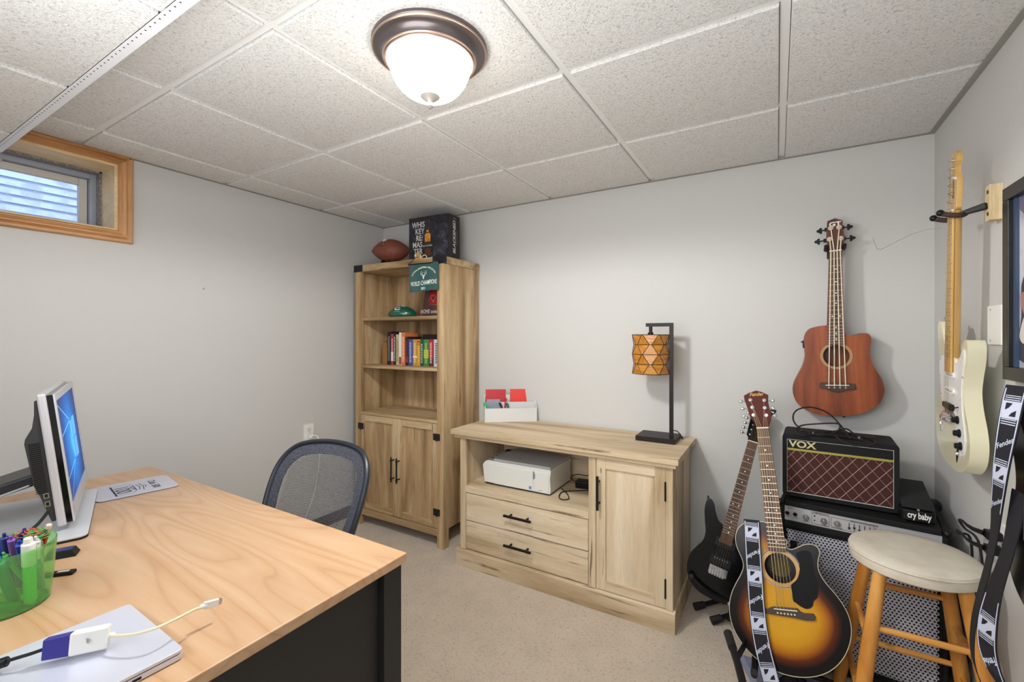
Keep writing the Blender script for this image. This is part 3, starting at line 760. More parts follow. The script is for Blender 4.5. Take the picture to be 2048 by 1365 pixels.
obj('rod', MB().tube([(-.130, .0, .088), (.130, .0, .086)], .0035, 8), m_black, P)
# green football lying on the upper shelf
m_gball = mat('green glossy football', (14, 78, 58), .25, coat=.5)
F2 = thing('green_football', 'glossy green football with white logo on the top open shelf', 'football', (-2.20, 2.235, 1.437+.022), rz=math.radians(20))
gbody = football_body('shell', m_gball, F2, .215, .062, 1.0)
for v_ in gbody.data.vertices: v_.co.z = max(v_.co.z*.93, -.0215)
V, Fq = [], []
R = [(.024*math.cos(a), .0115*math.sin(a)) for a in [math.radians(30+300*k/20) for k in range(21)]]
Ri = [(.015*math.cos(a), .0065*math.sin(a)) for a in [math.radians(30+300*k/20) for k in range(21)]]
def onball(a, b): return (a-.01, -.046-.0*a, .0255+b*1.0) 
def gb(a, b):
    # project on the ellipsoid at height angle
    x = a-.012; r = .0606*(max(.02, 1-(x/.1075)**2))**.86; th = math.radians(38)+b/.055; r *= 1.04
    return (x, -r*math.cos(th)*1.012, r*.93*math.sin(th)*1.02)
print2d('logo', R+Ri, [(i, i+1, i+22, i+21) for i in range(20)], gb, m_paperw, F2)
lettering('Green Bay', .018, lambda a, b: gb(a*1.15, b+.028), m_paperw, F2, bold=.02)
lettering('PACKERS', .008, lambda a, b: gb(a*1.3, b-.022), mat('pale green print', (140, 190, 150), .5), F2)
# string-art board
Sg = thing('string_art_board', 'dark brown board with red string art heart behind the pennant', 'sign', (-1.968, 2.21, 1.4375), rz=math.radians(-6))
m_brd = wood('dark stained board', [(44, 22, 18), (72, 40, 32), (90, 52, 42)], 'z', 2, .5)
obj('board', MB().prism([(-.040, 0), (.150, 0), (.147, .215), (.006, .215)], 0, .015), m_brd, Sg, .001)
m_str = mat('red yarn', (190, 20, 34), .7); m_nail = mat('pink nail heads', (226, 150, 150), .4)
st = MB(); hp = []
for k in range(28):
    t_ = 2*PI*k/28; hp.append((.075+.0016*13*1.1*(math.sin(t_)**3)*.95, .118+.0016*.95*(13*math.cos(t_)-5*math.cos(2*t_)-2*math.cos(3*t_)-math.cos(4*t_))))
op = [(.035+.004*(k % 2), .072+.10*k/9) for k in range(10)] + [(.035+.11*k/9, .175) for k in range(10)] + [(.145, .175-.1*k/9) for k in range(10)] + [(.145-.11*k/9, .072) for k in range(10)]
for k, q in enumerate(op):
    for d_ in (0, 3, 6):
        h_ = min(hp, key=lambda p: abs(math.atan2(p[1]-.118, p[0]-.075)-math.atan2(q[1]-.12, q[0]-.09)) + .01*d_*((k+d_) % 2))
        hq = hp[(hp.index(h_)+d_) % 28]; st.tube([(q[0], -.004, q[1]), (hq[0], -.004, hq[1])], .0008, 3, cap=False)
obj('string', st, m_str, Sg)
mb = MB()
for q in op+hp: mb.ball((q[0], -.005, q[1]), .0018, n=6, m=4)
obj('nail', mb, m_nail, Sg, kind='stuff')
lettering('HOME sweet H', .034, lambda a, b: (.052+a*.92, -.0015, .03+b*1.1), mat('chalk letters', (206, 196, 196), .7), Sg, shear=.15)
# books
def book(x, w_, h, d, col, label, trim=None, lean=0, y0=0.03, z=1.1085, cover2=None, band=None):
    t = thing('book', label, 'book', (x, y0, z), group='books on the middle open shelf')
    if lean: t.rotation_euler = (0, lean, 0)
    mc = mat('book cover %d %d %d' % col, col, .45)
    mb = MB(); mb.box((0, .0, 0), (w_, .0025, h)); mb.box((0, .0025, 0), (.0022, d, h)); mb.box((w_-.0022, .0025, 0), (w_, d, h))
    obj('cover', mb, mc, t, .0008)
    bx('pages', (.0024, .0027, .002), (w_-.0024, d-.003, h-.003), m_paperw, t)
    if cover2:
        a, b, c2 = cover2; bx('spine_band', (.0006, -.0006, h*a), (w_-.0006, .0003, h*b), mat('spine band %d %d %d' % c2, c2, .5), t)
    if trim:
        mb = MB(); rs = random.Random(int(x*1000)); zz = h*.12
        while zz < h*.86:
            l = rs.uniform(.006, .014); mb.box((w_*.28, -.0012, zz), (w_*.70, -.0008, zz+l*.55)); zz += l
        obj('spine_title', mb, mat('spine title %d %d %d' % trim, trim, .5), t)
    return t
YBK = 2.25
def bpx(u): return on_plane(u, 700, (0, YBK, 0), (0, 1, 0)).x
specs = [(764.5, 774, .155, (150, 104, 56), None, 'brown wooden block-like book at the left end of the row', None),
 (774.5, 781.5, .232, (26, 26, 28), (150, 150, 150), 'tall black hardcover right of the brown book', None),
 (782, 786.8, .216, (186, 38, 44), (236, 226, 220), 'red paperback with white lower spine beside black hardcover', (.12, .42, (226, 216, 206))),
 (787.2, 791.4, .224, (30, 28, 30), (228, 228, 226), 'thin black book with bold white spine lettering', None),
 (792, 797.6, .212, (196, 184, 148), (120, 100, 60), 'beige paperback left of the white book', None),
 (798, 802.8, .226, (228, 224, 212), None, 'off-white book with a picture at the foot of its spine', (.02, .25, (150, 84, 50))),
 (803.2, 810, .226, (214, 122, 72), (244, 222, 196), 'tallest orange book in the middle of the row', None),
 (810.4, 816.4, .196, (40, 26, 28), (150, 60, 60), 'dark maroon book half hidden right of the orange book', (.1, .3, (132, 56, 40))),
 (817, 825.2, .180, (58, 74, 148), (196, 204, 230), 'blue fantasy paperback left of the yellow one', None),
 (825.8, 834, .178, (190, 146, 60), (232, 208, 150), 'mustard yellow paperback between blue and orange-gold ones', (.3, .38, (240, 226, 190))),
 (834.4, 840.2, .178, (212, 150, 52), (230, 190, 80), 'gold and red illustrated paperback beside the yellow one', (.78, .95, (170, 60, 30))),
 (840.6, 847, .179, (24, 78, 66), (190, 214, 200), 'dark green paperback right of the gold one', None),
 (847.4, 857, .179, (62, 130, 56), (160, 200, 110), 'bright green illustrated paperback with swirls', (.3, .62, (180, 190, 60))),
 (857.4, 866.6, .179, (176, 28, 44), (236, 200, 190), 'crimson red paperback second from the right', (.02, .3, (60, 44, 44))),
 (867.6, 878, .178, (206, 206, 212), (90, 90, 100), 'pale grey paperback at the right end of the row', None)]
for u0_, u1_, h, col, tr, lab, c2 in specs:
    xa, xb = bpx(u0_), bpx(u1_)
    book(xa, xb-xa, h, .13 if u0_ < 812 else .11, col, lab, tr, y0=YBK, cover2=c2)
t = thing('book', 'wide black book standing behind the coloured paperbacks', 'book', (bpx(818)+.02, YBK+.118, 1.1085), group='books on the middle open shelf')
mb = MB(); mb.box((0, -.004, 0), (.19, -.001, .212)); mb.box((0, .0, 0), (.19, .018, .003)); mb.box((0, .0185, 0), (.19, .0215, .212)); obj('cover', mb, mat('book cover black', (22, 22, 24), .5), t, .0006)
bx('pages', (.0035, .0, .0035), (.188, .018, .209), m_paperw, t)

# ================================================================ PRINTER and its leads (in the console bay)
PZ = .4592
m_prw = mat('white printer plastic', (222, 222, 216), .35); m_prg = mat('light grey printer plastic', (184, 186, 190), .3)
Pr = thing('printer', 'white all-in-one inkjet printer sitting in the open bay of the console', 'printer', (-1.455, 2.125, PZ), rz=math.radians(1))
pw_, pd_, ph_ = .425, .285, .152
# body: rounded left end profile in xz, front slightly bowed
bo_ = [(.006, .012), (pw_-.004, .008), (pw_, .03), (pw_-.004, .085), (pw_, .128), (pw_, .138), (.03, .138), (.008, .128), (-.006, .108), (0, .06)]
obj('body', MB().prism(bo_, 0, pd_), m_prw, Pr, .004, 3)
bx('base', (.012, .006, 0), (pw_-.008, pd_-.006, .0115), mat('dark grey plastic', (52, 52, 54), .5), Pr, .002)
bx('scanner_lid', (.068, .004, .1385), (pw_-.003, pd_-.004, .152), m_prg, Pr, .004, seg=3)
obj('control_panel', MB().add([(-.002, .012, .127), (.066, .008, .1385), (.066, pd_-.02, .150), (.0, pd_-.02, .138), (.066, .008, .13), (.066, pd_-.02, .13), (0, pd_-.02, .12)], [(0, 1, 2, 3), (0, 4, 1), (1, 4, 5, 2), (2, 5, 6, 3), (0, 3, 6, 4), (4, 6, 5)]), m_prg, Pr, .0015)
mb = MB()
for j in range(4): mb.cyl((.033, .05+j*.045, .134+j*.002), (.033, .05+j*.045, .1395+j*.002), .009, n=14)
obj('button', mb, mat('button grey', (120, 124, 132), .4), Pr)
bx('display', (.018, .215, .1415), (.052, .245, .1465), m_black, Pr, .001)
bx('tray_door', (.075, -.004, .012), (.322, .0005, .120), m_prw, Pr, .002)
bx('side_door', (.328, -.004, .012), (pw_-.010, .0005, .120), m_prw, Pr, .002)
obj('door_catch', MB().prism([(.322, .075), (.334, .08), (.336, .1), (.330, .118), (.322, .12)], -.005, -.003), mat('catch grey', (130, 132, 136), .5), Pr)
bx('energy_sticker', (.298, -.0052, .020), (.314, -.0042, .036), mat('blue sticker', (96, 150, 204), .5), Pr)
lettering('F4480', .009, lambda a, b: (.366+a, -.0048, .022+b), mat('grey letters', (130, 128, 126), .5), Pr, 'model_lettering')
lettering('hp', .016, lambda a, b: (.2+a, .075+b, .1525), m_black, Pr, 'badge', bold=.02)
ad = thing('power_adapter', 'black power adapter behind the printer at the right of the bay', 'adapter', (-.905, 2.36, PZ), rz=math.radians(8))
bx('case', (-.07, -.03, 0), (.07, .03, .04), m_black, ad, .006, seg=3)
obj('plug_cord', MB().tube(spline([(-.068, 0, .02), (-.1, -.01, .05), (-.06, -.02, .075), (0, 0, .07), (.05, .02, .1)], 6, False), .0025, 7), m_rubber, ad)
tag(obj('printer_cable', MB().tube(spline([(-.84, 2.34, PZ+.004), (-.95, 2.27, PZ+.004), (-1.0, 2.215, PZ+.004), (-.985, 2.14, PZ+.004), (-.955, 2.115, PZ+.004), (-.93, 2.14, PZ+.004), (-.965, 2.2, PZ+.006), (-1.02, 2.25, PZ+.01)], 8, False), .0026, 7), m_rubber), 'thin black cable looping on the shelf right of the printer', 'cable')

# ================================================================ DESK ORGANISER on the console
OZ = .7775
m_org = mat('pale grey leatherette', (214, 214, 212), .6); m_fab = mat('grey felt lining', (160, 160, 158), .9)
Og = thing('desk_organizer', 'pale grey stepped desk organizer box at the left end of the console top', 'organizer', (-1.545, 2.27, OZ), rz=math.radians(36))
ow, od = .325, .12
e = .005
bx('front_wall', (0, 0, 0), (ow, e, .085), m_org, Og, .001); bx('back_wall', (0, od-e, 0), (ow, od, .155), m_org, Og, .001)
bx('bottom', (e, e, 0), (ow-e, od-e, e), m_fab, Og)
for x in (0, ow-e): obj('side_wall', MB().prism([(0, 0), (od-.0052, 0), (od-.0052, .154), (.075, .125), (.0052, .086), (0, .085)] if False else [(.0052, 0), (od-.0052, 0), (od-.0052, .154), (.0052, .087)], x, x+e, axis='x'), m_org, Og)
bx('divider', (e, .062, e), (ow-e, .066, .115), m_org, Og)
for x in (.115, .215): bx('divider', (x, e, e), (x+.003, .062, .08), m_org, Og)
bx('divider', (.155, .066, e), (.158, od-e, .12), m_org, Og)
Om = Matrix.Translation((-1.545, 2.27, OZ)) @ Matrix.Rotation(math.radians(36), 4, 'Z')
def org_thing(name, label, cat, p, rot=(0, 0, 0)):
    t = thing(name, label, cat); t.matrix_world = Om @ Matrix.Translation(p) @ Matrix.Rotation(rot[2], 4, 'Z') @ Matrix.Rotation(rot[1], 4, 'Y') @ Matrix.Rotation(rot[0], 4, 'X'); return t
m_red1 = mat('dark red cover', (190, 34, 44), .45); m_red2 = mat('bright red cover', (226, 62, 52), .45)
t = org_thing('red_folder', 'dark red planner standing in the left back slot of the organizer', 'notebook', (.010, .090, .006), (math.radians(-6), 0, 0))
bx('cover', (0, 0, 0), (.128, .003, .185), m_red1, t, .001); bx('back_cover', (0, .010, 0), (.128, .012, .185), m_red1, t, .001); bx('pages', (.002, .0032, .002), (.125, .0098, .182), m_paperw, t)
t = org_thing('red_notebook', 'bright red spiral notebook standing in the right back slot of the organizer', 'notebook', (.166, .090, .006), (math.radians(-5), 0, 0))
bx('cover', (0, 0, 0), (.122, .002, .186), m_red2, t, .001); bx('pages', (.004, .0022, .002), (.12, .008, .184), m_paperw, t)
mb = MB()
for k in range(16):
    z = .012+k*.0105; mb.tube([(.004+.006*math.cos(a*PI/5), .004, z+.0*a) if False else (.003+.0055*math.cos(a*PI/5), .004+.0065*math.sin(a*PI/5), z) for a in range(10)], .0009, 5, closed=True)
obj('spiral', mb, m_steel, t)
t = org_thing('clear_case', 'clear plastic card case in the organizer left compartment', 'case', (.014, .052, .006), (math.radians(-4), 0, 0))
m_clr = mat('clear grey plastic', (170, 176, 190), .15, alpha=.6)
bx('shell', (0, 0, 0), (.085, .007, .128), m_clr, t, .001); bx('insert', (.004, .002, .004), (.08, .005, .11), mat('grey card', (130, 136, 150), .6), t)
def pen(name, label, col, p, rot, L_=.14, r=.0045, cap=None):
    t = org_thing(name, label, 'pen', p, rot)
    mc = mat('pen %d %d %d' % col, col, .35)
    obj('barrel', MB().lathe([(0, 0), (r*.3, .001), (r, .014), (r, L_-.03)], 12), mc, t); obj('cap', MB().lathe([(r*1.08, L_-.0299), (r*1.08, L_-.003), (r*.6, L_), (0, L_)], 12), mat('pen cap %d %d %d' % (cap or col), cap or col, .35), t)
    obj('clip', MB().box((r*1.1, -.0012, L_-.03), (r*1.5, .0012, L_-.004)), mat('pen cap %d %d %d' % (cap or col), cap or col, .35), t)
    return t
t = org_thing('green_ruler', 'short green ruler leaning in the organizer left front compartment', 'ruler', (.028, .02, .006), (0, math.radians(-14), 0))
bx('blade', (-.009, 0, 0), (.009, .002, .118), mat('green plastic', (40, 170, 110), .4), t, .0006)
obj('graduation', MB().box((-.0085, -.0003, .01), (-.0078, -.0001, .112)), m_black, t)
pen('black_pen', 'black pen leaning beside the magenta pen in the organizer', (20, 20, 26), (.145, .03, .007), (math.radians(-8), math.radians(-26), 0), .120, .006)
pen('magenta_pen', 'magenta pen leaning in the middle of the organizer', (180, 20, 70), (.122, .03, .007), (math.radians(-18), math.radians(6), 0), .140, .006)
pen('dark_green_pen', 'dark green pen in the middle compartment of the organizer', (16, 96, 70), (.160, .02, .007), (math.radians(-18), math.radians(-10), 0), .110, .006)

# ================================================================ wall outlet on the left wall with a white lead
def outlet(name, label, M_, sockets=2):
    t = thing(name, label, 'outlet', matrix=M_)
    obj('cover_plate', MB().prism(rrect(-.036, -.058, .036, .058, .004), -.006, 0), m_white, t, .0015)
    for z in (-.02, .02):
        r_ = obj('receptacle', MB().prism(rrect(-.017, z-.014, .017, z+.014, .008), -.0085, -.0061), mat('receptacle white', (228, 228, 222), .35), t, .0008)
        mb = MB(); mb.box((-.0085, -.0087, z-.001), (-.0065, -.0084, z+.008)); mb.box((.0065, -.0087, z-.001), (.0085, -.0084, z+.006)); mb.cyl((0, -.0087, z-.007), (0, -.0084, z-.007), .0024, n=8)
        obj('slot', mb, m_dark, r_)
    obj('screw', MB().cyl((0, -.0075, 0), (0, -.006, 0), .003, n=10), m_steel, t)
    return t
MLW = Matrix(((0, -1, 0, XL+.0005), (1, 0, 0, 1.852), (0, 0, 1, .668), (0, 0, 0, 1)))   # front (-y local) faces +x
outlet('wall_outlet', 'white duplex outlet on the left wall behind the office chair', MLW)
t = thing('phone_charger_cord', 'white cord plugged into the left wall outlet behind the chair', 'cord', (XL+.010, 1.855, .646))
bx('plug', (0, -.012, -.013), (.026, .012, .013), m_white, t, .003)
obj('lead', MB().tube(spline([(.026, 0, 0), (.05, .006, .008), (.062, .02, -.01), (.06, .03, -.08), (.05, .03, -.2), (.04, .0, -.38), (.06, -.08, -.52), (.1, -.18, -.60), (.12, -.2, -.634)], 7, False), .0035, 7), m_white, t)
# ================================================================ MONITOR
mz = .365
YM = .328
nrm = Vector((math.sin(YM), math.cos(YM), 0))
ux = Vector((-math.cos(YM), math.sin(YM), 0))    # from the near corner to the far one
hh = Vector((0, 0, 1))*math.cos(.112) - nrm*math.sin(.112)
dep = hh.cross(ux)  # direction
if dep.dot(nrm) > 0: dep = -dep                   # into the body
org = Vector((-1.714, .454, .785))
MM = Matrix(((ux.x, dep.x, hh.x, org.x), (ux.y, dep.y, hh.y, org.y), (ux.z, dep.z, hh.z, org.z), (0, 0, 0, 1)))
Mo = thing('computer_monitor', 'slim silver and black all-in-one monitor showing a blue screen, on the desk', 'monitor', (org.x, org.y, .75))
m_silv = mat('silver plastic', (204, 204, 210), .35, metal=.25); m_gl = mat('glossy black', (14, 14, 16), .12, spec=.6)
MW = .485
def mo(name, mb, mt, bevel=0, par=None, **k):
    mb.v = [tuple(MM @ Vector(p) - Vector((org.x, org.y, .75))) for p in mb.v]
    return obj(name, mb, mt, par or Mo, bevel, **k)
mo('screen_bezel', MB().plate([(0, 0), (MW, 0), (MW, mz), (0, mz)], [[(.018, .045), (MW-.018, .045), (MW-.018, mz-.02), (.018, mz-.02)]], 0, .004), m_silv)
m_scr = mat('blue desktop screen', (4, 60, 140), .45, spec=.2)
m_scr = bpy.data.materials['blue desktop screen']; N = NT(m_scr)
v = N.mapping(); 
gr = N.n('TexGradient'); gr.gradient_type = 'SPHERICAL'
mp = N.n('Mapping'); mp.inputs['Scale'].default_value = (4.2, 4.2, 4.2); mp.inputs['Location'].default_value = (4.2*1.87, -4.2*.50, -4.2*.22); N.l(N.tc.outputs['Object'], mp.inputs[0])
# gradient centre set in desk-space coordinates of the screen centre
N.l(mp.outputs[0], gr.inputs[0])
cs = N.ramp(gr.outputs['Fac'], [(0, (2, 44, 100)), (.35, (4, 84, 170)), (.8, (20, 140, 230)), (1, (90, 200, 255))])
N.col((lambda c: c)(N.mix(0, cs, cs))); N.l(cs, N.b.inputs['Emission Color']); N.b.inputs['Emission Strength'].default_value = .5
scr = mo('screen', MB().box((.0182, .0022, .0452), (MW-.0182, .0040, mz-.0202)), m_scr)
cen = MM @ Vector((MW*.5, .004, mz*.52)) - Vector((org.x, org.y, .75)); mp.inputs['Location'].default_value = tuple(-4.2*c for c in cen)
m_ray = mat('screen light beam', (110, 205, 255), .3, emit=((110, 205, 255), .8)); m_win = mat('screen dark cross', (2, 40, 92), .3, emit=((4, 50, 110), .4))
def scr2d(name, poly, mt, lift=.0018): 
    mb = MB(); V, Fq = fill2d(poly); mb.add([(a, lift, b) for a, b in V], Fq); mb.v = [tuple(MM @ Vector(p) - Vector((org.x, org.y, .75))) for p in mb.v]
    me = bpy.data.meshes.new(name); me.from_pydata(mb.v, [], mb.f); me.materials.append(mt); o = bpy.data.objects.new(name, me); COL.objects.link(o); o.parent = Mo; return o
m_pw = mat('screen window pane', (20, 130, 225), .3, emit=((60, 175, 250), .8))
# window emblem: four panes right of centre (seen at a grazing angle)
wx, wz = .24, .19
for a, b, c_, d_ in ((0, .004, .055, .062), (.062, .004, .13, .068), (0, -.058, .055, 0), (.062, -.066, .13, 0)):
    scr2d('wallpaper_pane', [(wx+a, wz+b), (wx+c_, wz+b), (wx+c_, wz+d_), (wx+a, wz+d_)], m_pw)
for x0_, z0_, x1_, z1_ in ((.02, .235, wx, .255), (.02, .11, wx, .13), (wx, .06, wx+.05, .35), (.03, .33, wx, .26), (.05, .05, wx, .13)):
    scr2d('light_beam', [(x0_, z0_), (x1_, z1_-.0015), (x1_, z1_+.0015), (x0_, z0_+.002)], m_ray, .0016)
mo('gap', MB().box((.0005, .0041, .0005), (MW-.0005, .0165, mz-.0005)), m_gl)
mo('chassis', MB().box((-.004, .0166, -.006), (MW+.004, .036, mz+.006)), m_silv, .006, seg=3)
back = [(-.004+.004, .003)]
bk = [(.036, .012), (.036, mz-.010), (.042, mz-.012), (.046, mz-.05), (.054, mz-.085), (.070, mz-.112), (.073, mz-.125), (.068, .12), (.060, .09), (.046, .012)]
bmat_ = mat('ribbed dark plastic', (52, 52, 56), .45)
mo('back_housing', MB().prism(bk, .004, MW-.004, axis='x'), bmat_, .003)
mb = MB()
for k in range(26): mb.box((.0030, .044, .098+k*.0055), (.0042, .066, .1005+k*.0055))
mo('vent_rib', mb, m_black)
for z in (.058, .081):
    mb = MB(); mb.box((.0028, .042, z), (.0042, .053, z+.015)); p_ = mo('usb_port', mb, m_steel); mb = MB(); mb.box((.0020, .0445, z+.003), (.0028, .0505, z+.012)); mo('port_opening', mb, m_dark, par=p_)
mb = MB()
mo('foot_nub', MB().box((.06, .002, -.006), (.07, .012, 0)), m_black)
mo('power_led', MB().box((.0165, -.0008, .020), (.019, 0, .036)), m_steel)
# stand: flat silver plate + folding arm that reaches back
def loc(p): return (p[0]-org.x, p[1]-org.y, p[2]-.75)
def deskpt(u, v, z): return on_plane(u, v, (0, 0, z), (0, 0, 1))
pl = [deskpt(u, v, .764) for u, v in ((186, 1010), (175, 1068), (120, 1086), (60, 1100), (20, 1085), (0, 1052))]
fwd = Vector((math.cos(YM), -math.sin(YM), 0))
c0 = Vector((-1.714, .454, 0))
bl = [c0 + fwd*a + nrm*b for a, b in [(p_[0]-.42, p_[1]-.24) for p_ in rrect(0, 0, .49, .27, .022)]]
m_plate = mat('brushed silver plate', (206, 210, 216), .35, metal=.1)
obj('base_plate', MB().prism([(p.x-org.x, p.y-org.y) for p in bl], .006, .012, axis='z'), m_plate, Mo, .0015)
obj('base_pad', MB().prism([(p.x-org.x, p.y-org.y) for p in bl], 0, .0055, axis='z'), m_rubber, Mo)
hinge = MM @ Vector((MW*.45, .062, .115)) - Vector((org.x, org.y, .75))
tip = hinge - nrm*.26 + Vector((0, 0, -.075))
arm = obj('stand_arm', MB().bar(hinge, tip, .16, .035), mat('dark arm plastic', (44, 45, 50), .4), Mo, .008, 3)
obj('arm_cover', MB().bar(hinge+Vector((0, 0, -.02))-nrm*.03, tip+Vector((0, 0, -.02)), .162, .006), m_silv, arm, .002)
obj('arm_joint', MB().cyl(hinge - ux*.085, hinge + ux*.085, .026, n=20), m_black, Mo)
obj('arm_foot', MB().tube([tuple(tip), (tip.x, tip.y, .02), (tip.x, tip.y, .013)], .012, 10), m_black, Mo)
tag(obj('monitor_cable', MB().tube(spline([tuple(MM @ Vector((.01, .048, .045))), (-1.70, .37, .80), (-1.71, .32, .772), (-1.78, .25, .765), (-1.95, .2, .757)], 6, False), .004, 8), m_rubber), 'black cable dropping from the monitor side to the desk', 'cable')
tag(obj('cable_plug', MB().tube([(-1.700, .345, .788), (-1.735, .30, .773)], [.0075, .0085], 8), m_black), 'thick black cable coupler below the monitor side', 'plug')

# ================================================================ MOUSE PAD
c4 = [deskpt(u, v, .754) for u, v in ((180, 975), (193, 1006), (360, 971), (330, 949))]
ax = (c4[2]-c4[1]).normalized(); ay = (c4[0]-c4[1]); lx = (c4[2]-c4[1]).length
ay = Vector((-ax.y, ax.x, 0))*(1 if Vector((-ax.y, ax.x, 0)).dot(c4[0]-c4[1]) > 0 else -1); ly = .205
MPm = Matrix(((ax.x, ay.x, 0, c4[1].x), (ax.y, ay.y, 0, c4[1].y), (0, 0, 1, .7502), (0, 0, 0, 1)))
MP = thing('mouse_pad', 'grey mouse pad printed with a black badge on the far end of the desk', 'mouse pad', matrix=MPm)
print('PAD', lx, (c4[0]-c4[1]).length)
m_pad = mat('grey pad cloth', (196, 194, 202), .8)
obj('rubber_base', MB().prism(rrect(0, 0, lx, ly, .02), 0, .0015, axis='z'), m_rubber, MP)
obj('cloth_top', MB().prism(rrect(.0005, .0005, lx-.0005, ly-.0005, .02), .0016, .003, axis='z'), m_pad, MP)
mk = mat('black ink', (58, 56, 60), .8)
def pp(f): return lambda a, b: (f(a, b)[0], f(a, b)[1], .0033)
lettering('100', .066, pp(lambda a, b: (lx*.34+b*.9, ly*.46-a*.95)), mk, MP, bold=.008)
V, Fq = strip([(lx*.24, ly*.12), (lx*.24, ly*.80)], .0028); print2d('print_line', V, Fq, lambda a, b: (a, b, .0033), mk, MP)
V, Fq = strip([(lx*.24, ly*.14), (lx*.44, ly*.14), (lx*.5, ly*.28), (lx*.5, ly*.66), (lx*.44, ly*.78), (lx*.24, ly*.78)], .0009); print2d('print_line', V, Fq, lambda a, b: (a, b, .0033), mk, MP)
for q, hw in ((.535, .18), (.58, .24), (.62, .08)):
    V, Fq = strip([(lx*q, ly*(.47-hw)), (lx*q+.006, ly*.47), (lx*q, ly*(.47+hw))], .0012); print2d('print_line', V, Fq, lambda a, b: (a, b, .0033), mk, MP)
lettering('HOPPY', .02, pp(lambda a, b: (lx*.47+b, ly*.46-a)), mk, MP)
lettering('500', .03, pp(lambda a, b: (lx*.74+b, ly*.30-a)), mk, MP, bold=.03); lettering('Club', .03, pp(lambda a, b: (lx*.74+b, ly*.62-a)), mk, MP, bold=.02)

# ================================================================ LAPTOP
lc = [deskpt(u, v, .768) for u, v in ((368, 1297), (217, 1173))]
d1 = (lc[1]-lc[0]).normalized(); d2 = Vector((d1.y, -d1.x, 0)); 
if d2.x > 0: d2 = -d2
Lm = Matrix(((d2.x, d1.x, 0, lc[0].x), (d2.y, d1.y, 0, lc[0].y), (0, 0, 1, .7502), (0, 0, 0, 1)))
if Lm.to_3x3().determinant() < 0: pass
LT = thing('laptop', 'closed silver laptop at the near edge of the pine desk', 'laptop')
Ld = (lc[1]-lc[0]).length; print('LAPTOP depth', Ld, lc)
m_alu2 = mat('anodised aluminium', (214, 218, 232), .32, metal=.35)
def lt(poly): return [(lc[0] + d2*a + d1*b) for a, b in poly]
Lw, Ldp = .345, .243
def ltp(name, a0, b0, a1, b1, z0, z1, mt, r=.009, bevel=.001, par=LT):
    p = [(lc[0]+d2*a+d1*b) for a, b in rrect(a0, b0, a1, b1, r)]
    return obj(name, MB().prism([(q.x, q.y) for q in p], z0, z1, axis='z'), mt, par, bevel)
ltp('base', 0, 0, Lw, Ldp, .7515, .7605, m_alu2); ltp('lid', 0, 0, Lw, Ldp, .7622, .768, m_alu2); ltp('seam', .002, .002, Lw-.002, Ldp-.002, .7605, .7621, mat('seam grey', (90, 92, 96), .5), bevel=0)
ltp('hinge_strip', .02, Ldp-.002, Lw-.02, Ldp+.004, .756, .765, mat('hinge grey', (150, 154, 166), .4), r=.002)
fo = MB()
for a, b in ((.02, .02), (Lw-.02, .02), (.02, Ldp-.02), (Lw-.02, Ldp-.02)):
    q = lc[0]+d2*a+d1*b; fo.cyl((q.x, q.y, .7502), (q.x, q.y, .7515), .006, n=10)
obj('rubber_foot', fo, m_rubber, LT)
pj = lc[0]+d2*.06; obj('port', MB().bar(pj - d1*.0004 + Vector((0, 0, .756-.768)), pj+d2*.012 - d1*.0004 + Vector((0, 0, .756-.768)), .0012, .0035), m_dark, LT)

# ================================================================ VIDEO ADAPTER (white box, blue plug, leads)
zt = .792
def q3(u, v, z): p = deskpt(u, v, z); return (p.x, p.y, p.z)
VA = thing('video_adapter', 'white video adapter with blue plug lying across the laptop lid', 'adapter', (0, 0, 0))
a_, b_ = Vector(q3(142, 1288, zt)), Vector(q3(219, 1272, zt))
obj('adapter_box', MB().bar(a_, b_, .020, .036, up=(0, .35, 1)), m_white, VA, .004, 3)
dd = (b_-a_).normalized()
obj('blue_plug', MB().bar(a_-dd*.034, a_+dd*.001, .016, .031, up=(0, .35, 1), w2=.017, h2=.034), mat('blue plug plastic', (52, 48, 140), .4), VA, .002)
obj('strain_relief', MB().cyl(b_, b_+dd*.008, .0042, n=10), m_white, VA)
obj('apple_mark', MB().ball((0, 0, 0), .0045, .0012, .0045, n=10, m=6, T=Matrix.Translation(a_+dd*.034+Vector((.004, -.0135, .005)))), mat('logo grey', (150, 148, 150), .4), VA)
obj('usb_lead', MB().tube(spline([tuple(b_), q3(240, 1272, .796), q3(275, 1268, .800), q3(315, 1256, .805), q3(350, 1240, .806), q3(385, 1222, .80), q3(402, 1216, .795)], 6, False), .0025, 8), m_cream, VA)
a2, b2 = Vector(q3(407, 1213, .792)), Vector(q3(438, 1204, .787))
obj('lead_boot', MB().tube([a2 - (b2-a2)*.25, a2+(b2-a2)*.15], [.0036, .0052], 10), m_white, VA)
obj('mini_plug', MB().bar(a2, b2-(b2-a2)*.05, .008, .0135, up=(0, .2, 1), w2=.007, h2=.0125), m_white, VA, .0012)
obj('plug_tip', MB().bar(b2-(b2-a2)*.05, b2+(b2-a2)*.16, .005, .010, up=(0, .2, 1)), m_steel, VA)
obj('black_lead', MB().tube(spline([tuple(a_-dd*.034), q3(60, 1309, .790), q3(30, 1318, .787), q3(0, 1328, .785), q3(-60, 1350, .77)], 6, False), .0028, 8), m_rubber, VA)
obj('ferrite', MB().cyl(q3(16, 1323, .786), q3(-22, 1336, .782), .0078, n=14), m_black, VA, .002)

